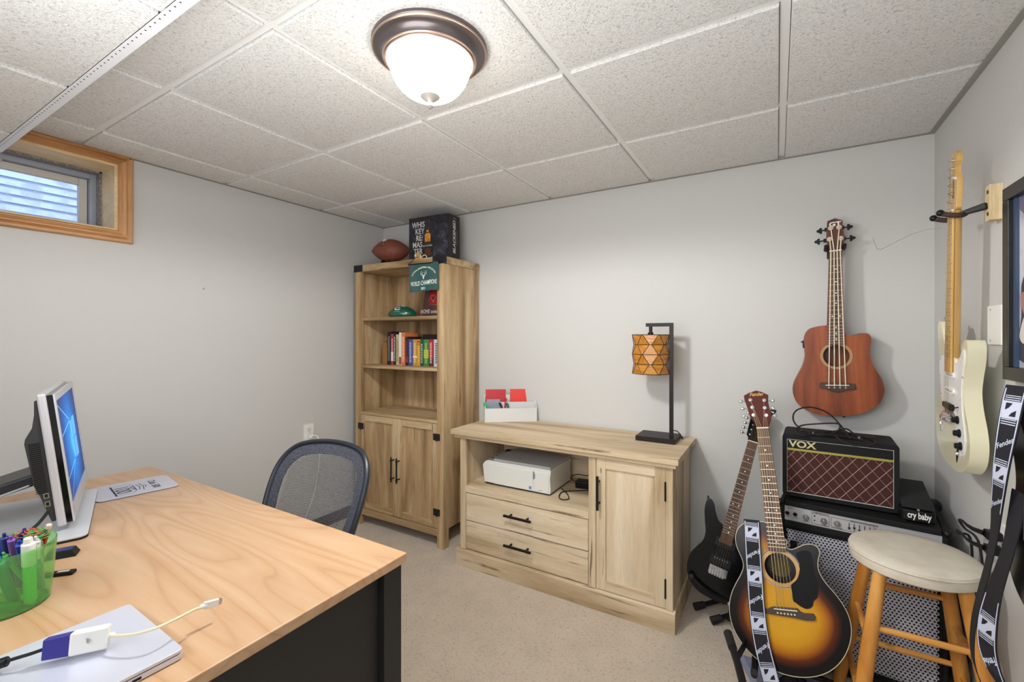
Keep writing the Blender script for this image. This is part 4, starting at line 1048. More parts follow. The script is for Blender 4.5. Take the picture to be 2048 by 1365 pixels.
# ================================================================ small black gadgets by the cup
g1 = q3(125, 1108, .756); t = thing('card_reader', 'small black and blue gadget on the desk behind the pen cup', 'gadget', (g1[0], g1[1], .7502), rz=math.radians(62))
obj('case', MB().add([(-.03, -.02, 0), (.03, -.02, 0), (.03, .02, 0), (-.03, .02, 0), (-.022, -.014, .016), (.022, -.014, .016), (.022, .014, .016), (-.022, .014, .016)], [(0,3,2,1), (4,5,6,7), (0,1,5,4), (1,2,6,5), (2,3,7,6), (3,0,4,7)]), m_black, t, .001)
bx('blue_top', (-.02, -.012, .0162), (.02, .012, .0172), mat('dark blue plastic', (40, 50, 110), .3), t)
g2 = q3(126, 1147, .754); t = thing('memory_stick', 'flat black USB stick with printed logo on the desk beside the pen cup', 'gadget', (g2[0], g2[1], .7502), rz=math.radians(48))
bx('case', (-.032, -.009, 0), (.022, .009, .008), m_black, t, .002); bx('label_print', (-.01, -.004, .0081), (.012, .004, .0085), mat('silver print', (190, 190, 192), .4), t)
bx('connector', (-.046, -.0065, .002), (-.0325, .0065, .0065), m_steel, t)

# ================================================================ PEN CUP with its contents
m_cup = mat('translucent green plastic', (40, 170, 60), .12, spec=.5); b = m_cup.node_tree.nodes['Principled BSDF']
b.inputs['Transmission Weight'].default_value = .88; b.inputs['IOR'].default_value = 1.06; b.inputs['Base Color'].default_value = lin((196, 246, 184))
CX, CY, CZ0 = -1.373, .254, .7503
CU = thing('pen_cup', 'translucent green plastic pen cup on the near side of the desk', 'pen cup', (CX, CY, CZ0))
obj('cup_wall', MB().lathe([(.066, 0), (.0685, .002), (.0745, .055), (.0785, .122), (.0785, .125), (.0768, .125), (.0765, .122), (.0725, .055), (.0665, .004), (.0, .004), (0, 0)], 48), m_cup, CU)
obj('base_rim', MB().tube([(.0655*math.cos(2*PI*k/40), .0655*math.sin(2*PI*k/40), .0022) for k in range(40)], .002, 6, closed=True), mat('dark green plastic', (20, 100, 40), .3), CU)
def cpen(name, label, col, bot, top, r, capc=None, caplen=.35, tipc=None, style='pen'):
    """pen from local point bot to top inside the cup"""
    A_, B_ = Vector(bot), Vector(top); d_ = (B_-A_); L_ = d_.length; Z = d_.normalized()
    X = Z.cross(Vector((0, 1, .01))).normalized()
    t = thing(name, label, 'highlighter' if style == 'marker' else ('pencil' if style == 'pencil' else 'pen'), matrix=frame_mat((CX+A_.x, CY+A_.y, CZ0+A_.z), X, Z))
    c1 = mat('barrel %d %d %d' % col, col, .35); cc = capc or col; c2 = mat('barrel %d %d %d' % cc, cc, .35)
    Lc = L_*(1-caplen)
    if style == 'marker':
        obj('barrel', MB().lathe([(r*.8, 0), (r, .004), (r, Lc)], 18), c1, t)
        obj('cap', MB().lathe([(r*1.08, Lc+.0005), (r*1.08, L_-.012), (r*.72, L_-.010), (r*.68, L_), (0, L_)], 18), c2, t)
        obj('clip', MB().box((-r*.35, -r*1.5-.001, Lc+.006), (r*.35, -r*1.06, L_-.014)).box((-r*.35, -r*1.5-.001, L_-.020), (r*.35, -r*.9, L_-.013)), c2, t, .001)
    elif style == 'pencil':
        obj('barrel', MB().lathe([(0, 0), (r, .012), (r, L_-.018)], 6), c1, t); obj('ferrule', MB().lathe([(r*1.03, L_-.0179), (r*1.03, L_-.008)], 12), m_steel, t); obj('eraser', MB().lathe([(r, L_-.0079), (r*.95, L_), (0, L_)], 12), c2, t)
    else:
        obj('barrel', MB().lathe([(0, 0), (r*.4, .003), (r, .016), (r, Lc)], 12), c1, t)
        obj('cap', MB().lathe([(r*1.05, Lc+.0005), (r*1.05, L_-.01), (r*.5, L_-.008), (r*.45, L_), (0, L_)], 12), c2, t)
        obj('clip', MB().box((-r*.2, -r*1.5, Lc+.002), (r*.2, -r*1.1, L_-.012)), m_steel if capc else c2, t)
    return t
VR = Vector((math.cos(YAW), math.sin(YAW), 0)); VF = Vector((-math.sin(YAW), math.cos(YAW), 0))
def cl(r_, f_, z): p = VR*r_ + VF*f_; return (p.x, p.y, z if z < .02 else z+.012)
def up(u, v, z, rmax):
    p = deskpt(u, v, z); a, b = p.x-CX, p.y-CY; d = math.hypot(a, b)
    if d > rmax: a, b = a*rmax/d, b*rmax/d
    return (a, b, z-CZ0)
def P_(name, label, col, b_, t_, r, capc=None, caplen=.35, style='pen'):
    cpen(name, label, col, up(*b_, .056), up(*t_, .068), r, capc, caplen, None, style)
P_('highlighter', 'green highlighter with a thick white cap standing in the pen cup', (96, 222, 84), (84, 1203, .762), (56, 1077, .898), .0100, (238, 238, 236), .42, style='marker')
P_('highlighter', 'teal green highlighter leaning at the left front of the pen cup', (20, 130, 112), (28, 1202, .762), (-8, 1118, .872), .0095, (20, 130, 112), .3, style='marker')
P_('pen', 'slim pale green pen leaning across the front of the pen cup', (110, 200, 110), (52, 1165, .785), (6, 1106, .872), .0045, (96, 190, 96), .5)
P_('pen', 'dark blue capped pen at the far left of the pen cup', (44, 40, 130), (28, 1175, .760), (8, 1068, .900), .006, (44, 40, 130), .4)
P_('pen', 'purple capped pen beside the blue pens in the cup', (120, 70, 160), (42, 1178, .760), (21, 1073, .896), .0062, (132, 82, 172), .4)
P_('pen', 'royal blue gel pen leaning behind the white-capped highlighter', (40, 60, 170), (62, 1180, .760), (38, 1082, .890), .007, (34, 56, 170), .45)
P_('pen', 'dark blue pen standing tall at the back of the cup', (40, 36, 120), (56, 1160, .760), (49, 1058, .902), .006, (40, 36, 120), .4)
P_('pen', 'blue ballpoint at the left back edge of the pen cup', (38, 52, 150), (15, 1165, .760), (-4, 1072, .892), .0055, (60, 80, 190), .4)
P_('pencil', 'red pencil with a pale eraser at the back of the pen cup', (206, 60, 44), (86, 1160, .760), (99, 1050, .905), .0050, (236, 200, 180), style='pencil')
P_('pencil', 'dark red pencil among the blue pens in the cup', (150, 36, 40), (45, 1165, .760), (35, 1067, .893), .0044, (200, 160, 130), style='pencil')
P_('pen', 'black and silver click pen at the right of the pen cup', (24, 34, 36), (72, 1182, .760), (94, 1074, .896), .0058, (196, 200, 202), .2)
P_('pen', 'silver click pen at the right edge of the pen cup', (170, 174, 178), (90, 1182, .760), (111, 1077, .892), .0058, (206, 208, 212), .45)
P_('pen', 'bright green pen leaning inside the right of the cup', (80, 190, 90), (80, 1170, .775), (98, 1110, .860), .0048, (90, 200, 100), .4)
t = thing('rubber_band_bundle', 'bundle of green and red rubber bands on the pens in the cup', 'rubber bands', (CX, CY, CZ0))
rs = random.Random(3)
for k in range(22):
    u_ = up(78, 1069, .884, .045); c = Vector((u_[0]+rs.uniform(-.012, .012), u_[1]+rs.uniform(-.012, .012), u_[2]+rs.uniform(-.008, .010))); a1 = rs.uniform(0, PI); tl = rs.uniform(-.9, .9); R_ = rs.uniform(.010, .018)
    X = Vector((math.cos(a1), math.sin(a1), 0)); Y = Vector((-math.sin(a1)*math.cos(tl), math.cos(a1)*math.cos(tl), math.sin(tl)))
    obj('rubber_band', MB().tube([c+X*R_*math.cos(q*PI/8)+Y*R_*.8*math.sin(q*PI/8) for q in range(16)], .0009, 4, closed=True), mat('green rubber', (70, 190, 90), .5) if k % 5 < 3 else mat('red rubber', (196, 84, 62), .5), t)
t = thing('green_eraser', 'small green block lying at the bottom of the pen cup', 'eraser', (CX+up(58, 1206, .758, .05)[0], CY+up(58, 1206, .758, .05)[1], CZ0+.0045), rz=YAW)
bx('rubber', (-.011, -.005, 0), (.011, .005, .022), mat('lime rubber', (120, 220, 90), .5), t, .002); bx('sleeve', (-.0114, -.0054, .004), (-.004, .0054, .012), mat('green sleeve', (60, 150, 60), .5), t, .001)
t = thing('correction_tape', 'flat green tape dispenser lying at the bottom of the pen cup', 'tape', (CX+up(5, 1218, .758, .045)[0], CY+up(5, 1218, .758, .045)[1], CZ0+.0045), rz=YAW)
bx('case', (-.032, -.008, 0), (.030, .008, .014), mat('mid green plastic', (50, 140, 60), .4), t, .003); mb = MB()
for k in range(6): mb.box((-.026+k*.004, -.0088, .003), (-.0245+k*.004, -.0078, .011))
obj('grip_rib', mb, mat('lime rubber', (120, 220, 90), .5), t)
# ================================================================ GUITARS
m_string = mat('guitar strings', (168, 150, 112), .35, metal=.7)
m_wstring = mat('white nylon bass string', (236, 226, 200), .5)
m_rose = wood('rosewood fretboard', [(58, 36, 24), (92, 60, 40), (122, 84, 56)], 'z', 3, .5, 12, .8)
m_fret = mat('fret wire', (214, 206, 186), .3, metal=.7)
m_dot = mat('pearl dot', (236, 234, 226), .4)
m_bone = mat('bone nut', (232, 224, 200), .45)
def local2(M_, pts_px, y=0.0):
    """image outline -> local x,z on the face plane of a matrix"""
    Mi = M_.inverted(); P0 = M_ @ Vector((0, y, 0)); Nn = (M_.to_3x3() @ Vector((0, 1, 0)))
    out = []
    for u, v in pts_px:
        q = Mi @ on_plane(u, v, P0, Nn); out.append((q.x, q.z))
    return out
def fretboard(t, x0, zb, zt_, wb, wt, nfr, scale_len, y, th, mt, dots=True, dx=0, z_nut=None):
    """board from body end zb to nut zt_, centred on x0 (bottom) .. x0+dx (top)"""
    fb = obj('fretboard', MB().add([(x0-wb/2, y-th, zb), (x0+wb/2, y-th, zb), (x0+dx+wt/2, y-th, zt_), (x0+dx-wt/2, y-th, zt_), (x0-wb/2, y, zb), (x0+wb/2, y, zb), (x0+dx+wt/2, y, zt_), (x0+dx-wt/2, y, zt_)],
        [(0,1,2,3), (7,6,5,4), (0,4,5,1), (1,5,6,2), (2,6,7,3), (3,7,4,0)]), mt, t, .001)
    def at(z): k = (z-zb)/(zt_-zb); return x0+dx*k, wb+(wt-wb)*k
    mb = MB(); zs = []
    for k in range(1, nfr+1):
        z = zt_ - scale_len*(1-2**(-k/12.0)); zs.append(z)
        if z < zb: break
        x, w_ = at(z); mb.box((x-w_/2, y-th-.0009, z-.0006), (x+w_/2, y-th+.0003, z+.0006))
    obj('fret', mb, m_fret if mt != M_MAPLE else mat('dark fret wire', (96, 84, 66), .4, metal=.5), fb, kind='stuff')
    if dots:
        mb = MB(); full = [zt_]+zs
        for k in (3, 5, 7, 9, 12, 15, 17, 19, 21):
            if k < len(full):
                z = (full[k]+full[k-1])/2
                if z < zb: break
                x, w_ = at(z)
                for d_ in ((-.25, .25) if k == 12 else (0,)): mb.cyl((x+d_*w_, y-th-.0004, z), (x+d_*w_, y-th+.0002, z), .003, n=10)
        obj('inlay_dots', mb, m_dot if mt != M_MAPLE else m_black, fb, kind='stuff')
    obj('nut', MB().box((x0+dx-wt/2, y-th-.002, zt_), (x0+dx+wt/2, y-.001, zt_+.005)), m_bone, fb, .0006)
    return fb
m_maple = wood('maple neck', [(190, 140, 70), (216, 172, 100), (226, 188, 122)], 'z', 2, .3, 10, .35, coat=.5, bump=.03); M_MAPLE = m_maple
def neck(t, x0, zb, zt_, wb, wt, y, depth, mt, dx=0, name='neck', heel=None):
    vs = []; n = 9; secs = 8
    for i in range(secs+1):
        k = i/secs; z = zb+(zt_-zb)*k; w_ = wb+(wt-wb)*k; x = x0+dx*k; dd = depth*(1.12-.12*k)
        if heel and i == 0: dd = heel
        for j in range(n):
            a = PI*j/(n-1); vs.append((x-w_/2*math.cos(a), y+dd*math.sin(a)**.8, z))
    fs = [(i*n+j, i*n+j+1, (i+1)*n+j+1, (i+1)*n+j) for i in range(secs) for j in range(n-1)] + [(i*n+n-1, i*n, (i+1)*n, (i+1)*n+n-1) for i in range(secs)]
    fs += [tuple(range(n)), tuple(range(secs*n+n-1, secs*n-1, -1))]
    return obj(name, MB().add(vs, fs), mt, t)
def hollow(t, outline, hole, depth, mtop, mside, name='body', burst=None, waist=0):
    """acoustic body: top plate with sound hole (+ burst colour), sides, back"""
    tv, tf = fill2d(outline, [hole] if hole else [], .012 if burst else None)
    me = MB(); me.add([(a, 0, b) for a, b in tv], tf); me.add([(a, .003, b) for a, b in tv], [tuple(reversed(f)) for f in tf])
    if hole:
        m_ = len(hole); me.add([(a, 0, b) for a, b in hole]+[(a, .003, b) for a, b in hole], [(i, i+m_, (i+1) % m_+m_, (i+1) % m_) for i in range(m_)])
    top = obj('top_plate', me, mtop, t, angle=50)
    if burst:
        at = top.data.color_attributes.new('edge', 'FLOAT_COLOR', 'POINT')
        for i, v_ in enumerate(top.data.vertices):
            d_ = dist_poly((v_.co.x, v_.co.z), outline); at.data[i].color = (min(1, d_/burst),)*3+(1,)
    n = len(outline)
    def ring(y, ins=0):
        cx = sum(p[0] for p in outline)/n; cz = sum(p[1] for p in outline)/n
        return [(a+(cx-a)*ins, y, b+(cz-b)*ins) for a, b in outline]
    vs = ring(.0) + ring(.004, -.004) + ring(depth-.004, -.004) + ring(depth, 0) + ring(depth-.004, .02) + ring(.004, .02)
    fs = [(r*n+i, r*n+(i+1) % n, ((r+1) % 6)*n+(i+1) % n, ((r+1) % 6)*n+i) for r in (0, 1, 2, 3, 4) for i in range(n)]
    obj('side', MB().add(vs, fs), mside, t)
    bv, bf = fill2d(outline); mb = MB(); mb.add([(a, depth, b) for a, b in bv], [tuple(reversed(f)) for f in bf]); mb.add([(a, depth-.004, b) for a, b in bv], bf); obj('back', mb, mside, t)
    return top
def tuner(par, x, z, y0, side, mt, btn='oval', rr=.0035, out=.024, post=True):
    mb = MB()
    if post: mb.cyl((x, y0-.010, z), (x, y0+.002, z), rr, n=12).cyl((x, y0-.002, z), (x, y0+.0005, z), rr*2, n=14)
    obj('tuner_post', mb, m_chrome, par)
    o = obj('tuning_key', MB().cyl((x+side*(out-.012), y0+.014, z), (x+side*out, y0+.014, z), .0022, n=8).ball((x+side*(out+.006), y0+.014, z), .0085, .0045, .0075, n=12, m=8), mt, par)
    return o

# ---------- mahogany bass hanging on the back wall
m_mahog = wood('mahogany top', [(96, 40, 18), (146, 70, 32), (172, 92, 46)], 'z', 1.1, .45, 14, .8, seed=4, band=3.4)
m_mahogs = wood('mahogany side', [(92, 40, 20), (124, 58, 30), (146, 74, 42)], 'z', 1.1, .4)
YG = 2.408
p0 = on_plane(1690, 834, (0, YG, 0), (0, 1, 0)); p1 = on_plane(1671, 500, (0, YG, 0), (0, 1, 0))
axis_ = Vector((p1.x-p0.x, 0, p1.z-p0.z)).normalized()
GB = frame_mat((p0.x, YG, p0.z), (axis_.z, 0, -axis_.x), axis_)
T1 = thing('acoustic_bass', 'small mahogany acoustic bass with cutaway and white strings hanging on the back wall', 'bass guitar', matrix=GB)
cr = [(312,752),(240,760),(190,778),(165,815),(158,860),(163,910),(165,955),(152,1010),(122,1068),(96,1120),(85,1165),(90,1210),(112,1255),(152,1291),(215,1320),(290,1338),(370,1343),(450,1340),(530,1325),(600,1295),(650,1255),(675,1205),(680,1165),(666,1110),(636,1060),(606,1010),(588,960),(585,910),(592,860),(590,828),(575,808),(540,803),(505,812),(470,818),(440,812),(418,800),(412,775),(410,752)]
ol = local2(GB, spline([(1560+a/3.25, 420+b/3.25) for a, b in cr], 4))
hc = local2(GB, [(1560+365/3.25, 420+950/3.25)])[0]; hr = .047
hole = circle(hc[0], hc[1], hr, 40)
hollow(T1, ol, hole, .078, m_mahog, m_mahogs)
m_ros = mat('ivory rosette', (168, 138, 94), .5)
obj('rosette', MB().plate(circle(hc[0], hc[1], hr+.011, 48), [circle(hc[0], hc[1], hr+.001, 48)], -.0008, .0005), m_ros, T1)
zn = local2(GB, [(1560+360/3.25, 420+270/3.25)])[0]; ze = local2(GB, [(1560+365/3.25, 420+878/3.25)])[0]; zbr = local2(GB, [(1560+370/3.25, 420+1140/3.25)])[0]
scl = (zn[1]-zbr[1]); print('BASS scale', scl, zn, ze, zbr)
neck(T1, ze[0], ol[0][1]-.01, zn[1]+.004, .060, .046, .003, .024, m_mahogs, dx=zn[0]-ze[0], heel=.06)
fretboard(T1, ze[0], ze[1], zn[1], .060, .045, 20, scl, -.0005, .006, m_rose, dx=zn[0]-ze[0])
# head
m_head = wood('reddish head veneer', [(66, 30, 20), (96, 44, 28), (118, 58, 38)], 'z', 2, .35)
hd = local2(GB, [(1560+a/3.25, 420+b/3.25) for a, b in [(322, 265), (302, 200), (308, 72), (358, 52), (408, 66), (412, 130), (424, 190), (402, 265)]])
hb = obj('headstock', MB().prism(hd, .004, .020), m_head, T1, .002)
m_ink = mat('white logo print', (238, 236, 230), .5)
lc_ = local2(GB, [(1560+358/3.25, 420+92/3.25)])[0]
lettering('GT', .026, lambda a, b: (lc_[0]+a*1.25, .0035, lc_[1]+b), m_ink, hb, bold=.035)
tp = local2(GB, [(1560+a/3.25, 420+b/3.25) for a, b in ((330, 118), (384, 112), (322, 190), (396, 184))])
tk = local2(GB, [(1560+a/3.25, 420+b/3.25) for a, b in ((272, 130), (445, 105), (258, 200), (462, 178))])
for i, ((x, z), (kx, kz)) in enumerate(zip(tp, tk)):
    s = -1 if i % 2 == 0 else 1
    obj('tuner_post', MB().cyl((x, -.008, z), (x, .005, z), .0052, n=14).cyl((x, .001, z), (x, .0045, z), .010, n=18), mat('ivory washer', (206, 196, 168), .4), hb)
    mb = MB(); mb.cyl((x+s*.012, .026, z), (kx, .024, kz), .003, n=8); mb.box((min(x, x+s*.016)-.004, .0205, z-.008), (max(x, x+s*.016)+.004, .034, z+.008))
    # clover-leaf key
    V = []; 
    for q in range(24):
        a = 2*PI*q/24; r_ = .0118*(1+.32*math.cos(2*a if False else 3*(a if s > 0 else PI-a)))
        V.append((kx+s*.006+r_*math.cos(a)*.82, kz+r_*math.sin(a)))
    mb.prism(V, .0205, .0275); obj('tuning_key', mb, m_black, hb, .001)
sn = [zn[0]+d_ for d_ in (-.0165, -.0055, .0055, .0165)]
se = [zbr[0]+d_ for d_ in (-.030, -.010, .010, .030)]
for i in range(4):
    j = (2, 0, 1, 3)[i]
    obj('string', MB().tube([(se[i], -.009, zbr[1]-.004), (sn[i], -.0085, zn[1]+.002), (tp[j][0], -.003, tp[j][1]-.004)], .0021, 7), m_wstring, T1)
m_bridge = wood('dark bridge wood', [(40, 26, 20), (66, 44, 34), (88, 62, 48)], 'x', 3, .5)
bp_ = local2(GB, [(1560+a/3.25, 420+b/3.25) for a, b in [(262, 1122), (484, 1130), (494, 1165), (470, 1172), (430, 1172), (400, 1184), (370, 1187), (340, 1180), (300, 1165), (258, 1158), (256, 1150)]])
br = obj('bridge', MB().prism(bp_, -.008, 0), m_bridge, T1, .0015)
obj('saddle', MB().box((zbr[0]-.042, -.011, zbr[1]-.0015), (zbr[0]+.042, -.007, zbr[1]+.0015)), m_bone, br)
mb = MB()
for x in se: mb.ball((x, -.009, zbr[1]-.011), .003, n=8, m=5)
obj('bridge_pin', mb, m_bone, br)
sp = local2(GB, [(1560+148/3.25, 420+860/3.25)])[0]; obj('preamp_panel', MB().box((sp[0]+.001, .020, sp[1]-.028), (sp[0]+.006, .06, sp[1]+.006)), m_black, T1, .001); obj('strap_button', MB().cyl((sp[0]-.006, .03, sp[1]), (sp[0]+.004, .03, sp[1]), .003, n=10), m_black, T1)
obj('end_pin', MB().cyl((0, .04, -.008), (0, .04, .004), .005, n=10), m_black, T1)
hq_ = GB @ Vector((zn[0], 0, zn[1]+.020))
hg = thing('guitar_hanger', 'black padded wall hanger cradling the head of the hanging mahogany bass', 'hanger', (hq_.x, YB, hq_.z))
obj('wall_plate', MB().prism(rrect(-.022, -.04, .022, .04, .008), -.012, 0), m_black, hg, .002)
obj('hanger_arm', MB().tube([(0, -.012, 0), (0, -.05, 0)], .008, 10), m_black, hg)
for s in (-1, 1): obj('padded_fork', MB().tube(spline([(0, -.05, -.0), (s*.022, -.052, -.004), (s*.031, -.070, -.006), (s*.032, -.092, -.004), (s*.032, -.108, .006)], 5, False), .0085, 10), m_rubber, hg)

# ---------- sunburst acoustic on its stand
A0 = Vector((.0536, 1.809, .151)); DD = Vector((-.131, .346, .929)).normalized()
SB = frame_mat(A0, (.995, .0, .14), DD)
T2 = thing('acoustic_guitar', 'sunburst cutaway acoustic guitar leaning back on a floor stand', 'guitar', matrix=SB)
m_burst = mat('sunburst top', (200, 140, 30), .28, spec=.25); N = NT(m_burst)
at = N.n('Attribute'); at.attribute_name = 'edge'
N.col(N.ramp(at.outputs['Fac'], [(0, (14, 10, 10)), (.20, (20, 12, 10)), (.38, (92, 40, 14)), (.54, (168, 100, 20)), (.75, (204, 144, 26)), (1, (212, 156, 36))]))
m_bside = mat('dark glossy side', (52, 26, 18), .2, spec=.4); N = NT(m_bside); v = N.mapping((1, 1, 1)); N.col(N.ramp(N.noise(v, 5, 3), [(.35, (26, 14, 12)), (.65, (84, 42, 24))]))
m_gblack = mat('gloss black lacquer', (9, 9, 10), .18, spec=.35)
c5 = lambda a, b: (1360+a/3.74, 1000+b/3.74)
out_px = [(648,178),(600,165),(555,160),(505,166),(455,195),(425,235),(415,290),(425,350),(448,405),(468,455),(474,505),(455,560),(420,625),(390,690),(371,770),(372,850),(392,940),(430,1020),(485,1100),(560,1180),(650,1248),(760,1300),(860,1325),(960,1330),(1060,1312),(1150,1265),(1220,1190),(1265,1095),(1282,990),(1268,890),(1225,795),(1160,705),(1095,630),(1052,565),(1032,505),(1034,450),(1044,400),(1028,358),(985,335),(930,338),(880,358),(840,372),(806,366),(795,335),(790,300)]
ol2 = local2(SB, spline([c5(a, b) for a, b in out_px], 4))
ac = lambda a, b: local2(SB, [c5(a, b)])[0]
print('SB', ac(755, 520), ac(710, 820), ac(792, 820), 'w', min(p[0] for p in ol2), max(p[0] for p in ol2), min(p[1] for p in ol2), max(p[1] for p in ol2))
hc = ac(748, 512); hr = .050
hole = circle(hc[0], hc[1], hr, 40)
hollow(T2, ol2, hole, .095, m_burst, m_bside, burst=.118)
obj('binding', MB().tube([(a, -.0002, b) for a, b in ol2], .0014, 5, closed=True), mat('ivory binding', (200, 190, 160), .3), T2)
m_spr = mat('spruce ring', (196, 148, 78), .3)
obj('rosette', MB().plate(circle(hc[0], hc[1], hr+.013, 48), [circle(hc[0], hc[1], hr+.0005, 48)], -.0006, .0004), m_spr, T2)
for r_, mt_ in ((hr+.0135, m_black), (hr+.0115, mat('rosette white', (230, 226, 214), .4)), (hr+.0155, mat('rosette white', (230, 226, 214), .4))): obj('rosette_ring', MB().tube([(hc[0]+r_*math.cos(q*PI/24), -.0008, hc[1]+r_*math.sin(q*PI/24)) for q in range(48)], .0007, 4, closed=True), mt_, T2)
obj('label_disc', MB().prism(circle(hc[0]-.004, hc[1]-.0, .036, 24), .0885, .090), mat('paper label', (120, 104, 66), .8), T2)
zn2 = ac(-1, -1); Mi = SB.inverted()
nut2 = local2(SB, [(1525.5, 858)])[0]; brg = ac(792, 822); fe = ac(730, 388)
print('SB nut', nut2, 'bridge', brg, 'fbend', fe)
scl2 = nut2[1]-brg[1]
neck(T2, fe[0]+(nut2[0]-fe[0])*.2, fe[1]+.13, nut2[1]+.003, .056, .044, .003, .022, m_mahogs, dx=(nut2[0]-fe[0])*.8, heel=.06)
fretboard(T2, fe[0], fe[1], nut2[1], .058, .044, 20, scl2, -.0005, .006, m_rose, dx=nut2[0]-fe[0])
head_px = [(1360+a/4.014, 760+b/4.014) for a, b in [(612, 388), (600, 345), (562, 300), (540, 225), (518, 165), (512, 128), (550, 106), (610, 86), (665, 100), (708, 122), (705, 165), (716, 225), (736, 285), (725, 330), (712, 360), (708, 390)]]
hd2 = local2(SB, head_px)
m_hd2 = mat('dark cherry head veneer', (84, 32, 22), .5, spec=.2)
hb2 = obj('headstock', MB().prism(hd2, .0, .016), m_hd2, T2, .0015)
c4_ = lambda a, b: local2(SB, [(1360+a/4.014, 760+b/4.014)])[0]
lg = c4_(612, 118); lettering('Fender', .021, lambda a, b: (lg[0]+a*.88, -.0006, lg[1]+b), mat('gold logo', (220, 176, 96), .4), hb2, shear=.35, bold=.012)
pegs = [c4_(*q) for q in ((565, 163), (580, 222), (590, 284), (676, 165), (680, 226), (692, 286))]
for i, (x, z) in enumerate(pegs): tuner(hb2, x, z, 0, -1 if i < 3 else 1, mat('pearl key', (186, 190, 186), .3, metal=.5), out=.032 if i < 3 else .024)
for i in range(6):
    xs0 = brg[0]-.027+.0108*i; xn0 = nut2[0]-.018+.0072*i; pi_ = (2, 1, 0, 3, 4, 5)[i]
    obj('string', MB().tube([(xs0, -.009, brg[1]), (xn0, -.0085, nut2[1]+.002), (pegs[pi_][0], -.006, pegs[pi_][1])], .0009 if i < 3 else .0006, 5), m_string, T2)
bpx = [ac(*q) for q in [(608, 808), (650, 815), (682, 803), (700, 798), (880, 812), (900, 835), (930, 848), (1000, 852), (1016, 880), (1008, 905), (940, 902), (860, 884), (760, 868), (690, 856), (640, 850), (600, 848)]]
m_br2 = mat('rosewood bridge', (60, 44, 36), .45)
br2 = obj('bridge', MB().prism(bpx, -.008, 0), m_br2, T2, .0015)
s0, s1 = ac(703, 814), ac(878, 832)
obj('saddle', MB().bar((s0[0], -.0095, s0[1]), (s1[0], -.0095, s1[1]), .003, .003), m_bone, br2)
mb = MB()
for k in range(6):
    q = ac(732+25.5*k, 846+3*k); mb.ball((q[0], -.0085, q[1]), .0032, n=10, m=6)
obj('bridge_pin', mb, m_bone, br2)
pg = [ac(*q) for q in [(830, 640), (872, 600), (892, 545), (893, 490), (878, 440), (868, 405), (900, 385), (940, 380), (975, 395), (992, 450), (1000, 520), (1018, 590), (1035, 660), (1028, 730), (1000, 760), (990, 800), (950, 818), (905, 800), (870, 775), (842, 750), (836, 690)]]
obj('pickguard', MB().prism(spline(pg, 3), -.0022, -.0002), mat('black pickguard', (10, 10, 11), .5, spec=.2), T2)
obj('strap_button', MB().cyl((ol2[8][0]-.0, .05, ol2[0][1]), (ol2[8][0], .05, ol2[0][1]+.001), .001, n=6), m_chrome, T2)
# headstock clip-on tuner at its back
ct = c4_(738, 250); tt = thing('clip_tuner', 'small black clip-on tuner behind the acoustic guitar head', 'tuner', matrix=SB @ Matrix.Translation((ct[0], .03, ct[1])) @ Matrix.Rotation(math.radians(35), 4, 'Y'))
bx('case', (-.010, -.004, -.014), (.010, .006, .014), m_black, tt, .002); bx('stripe', (-.006, -.0052, -.003), (.006, -.0042, .003), m_white, tt)

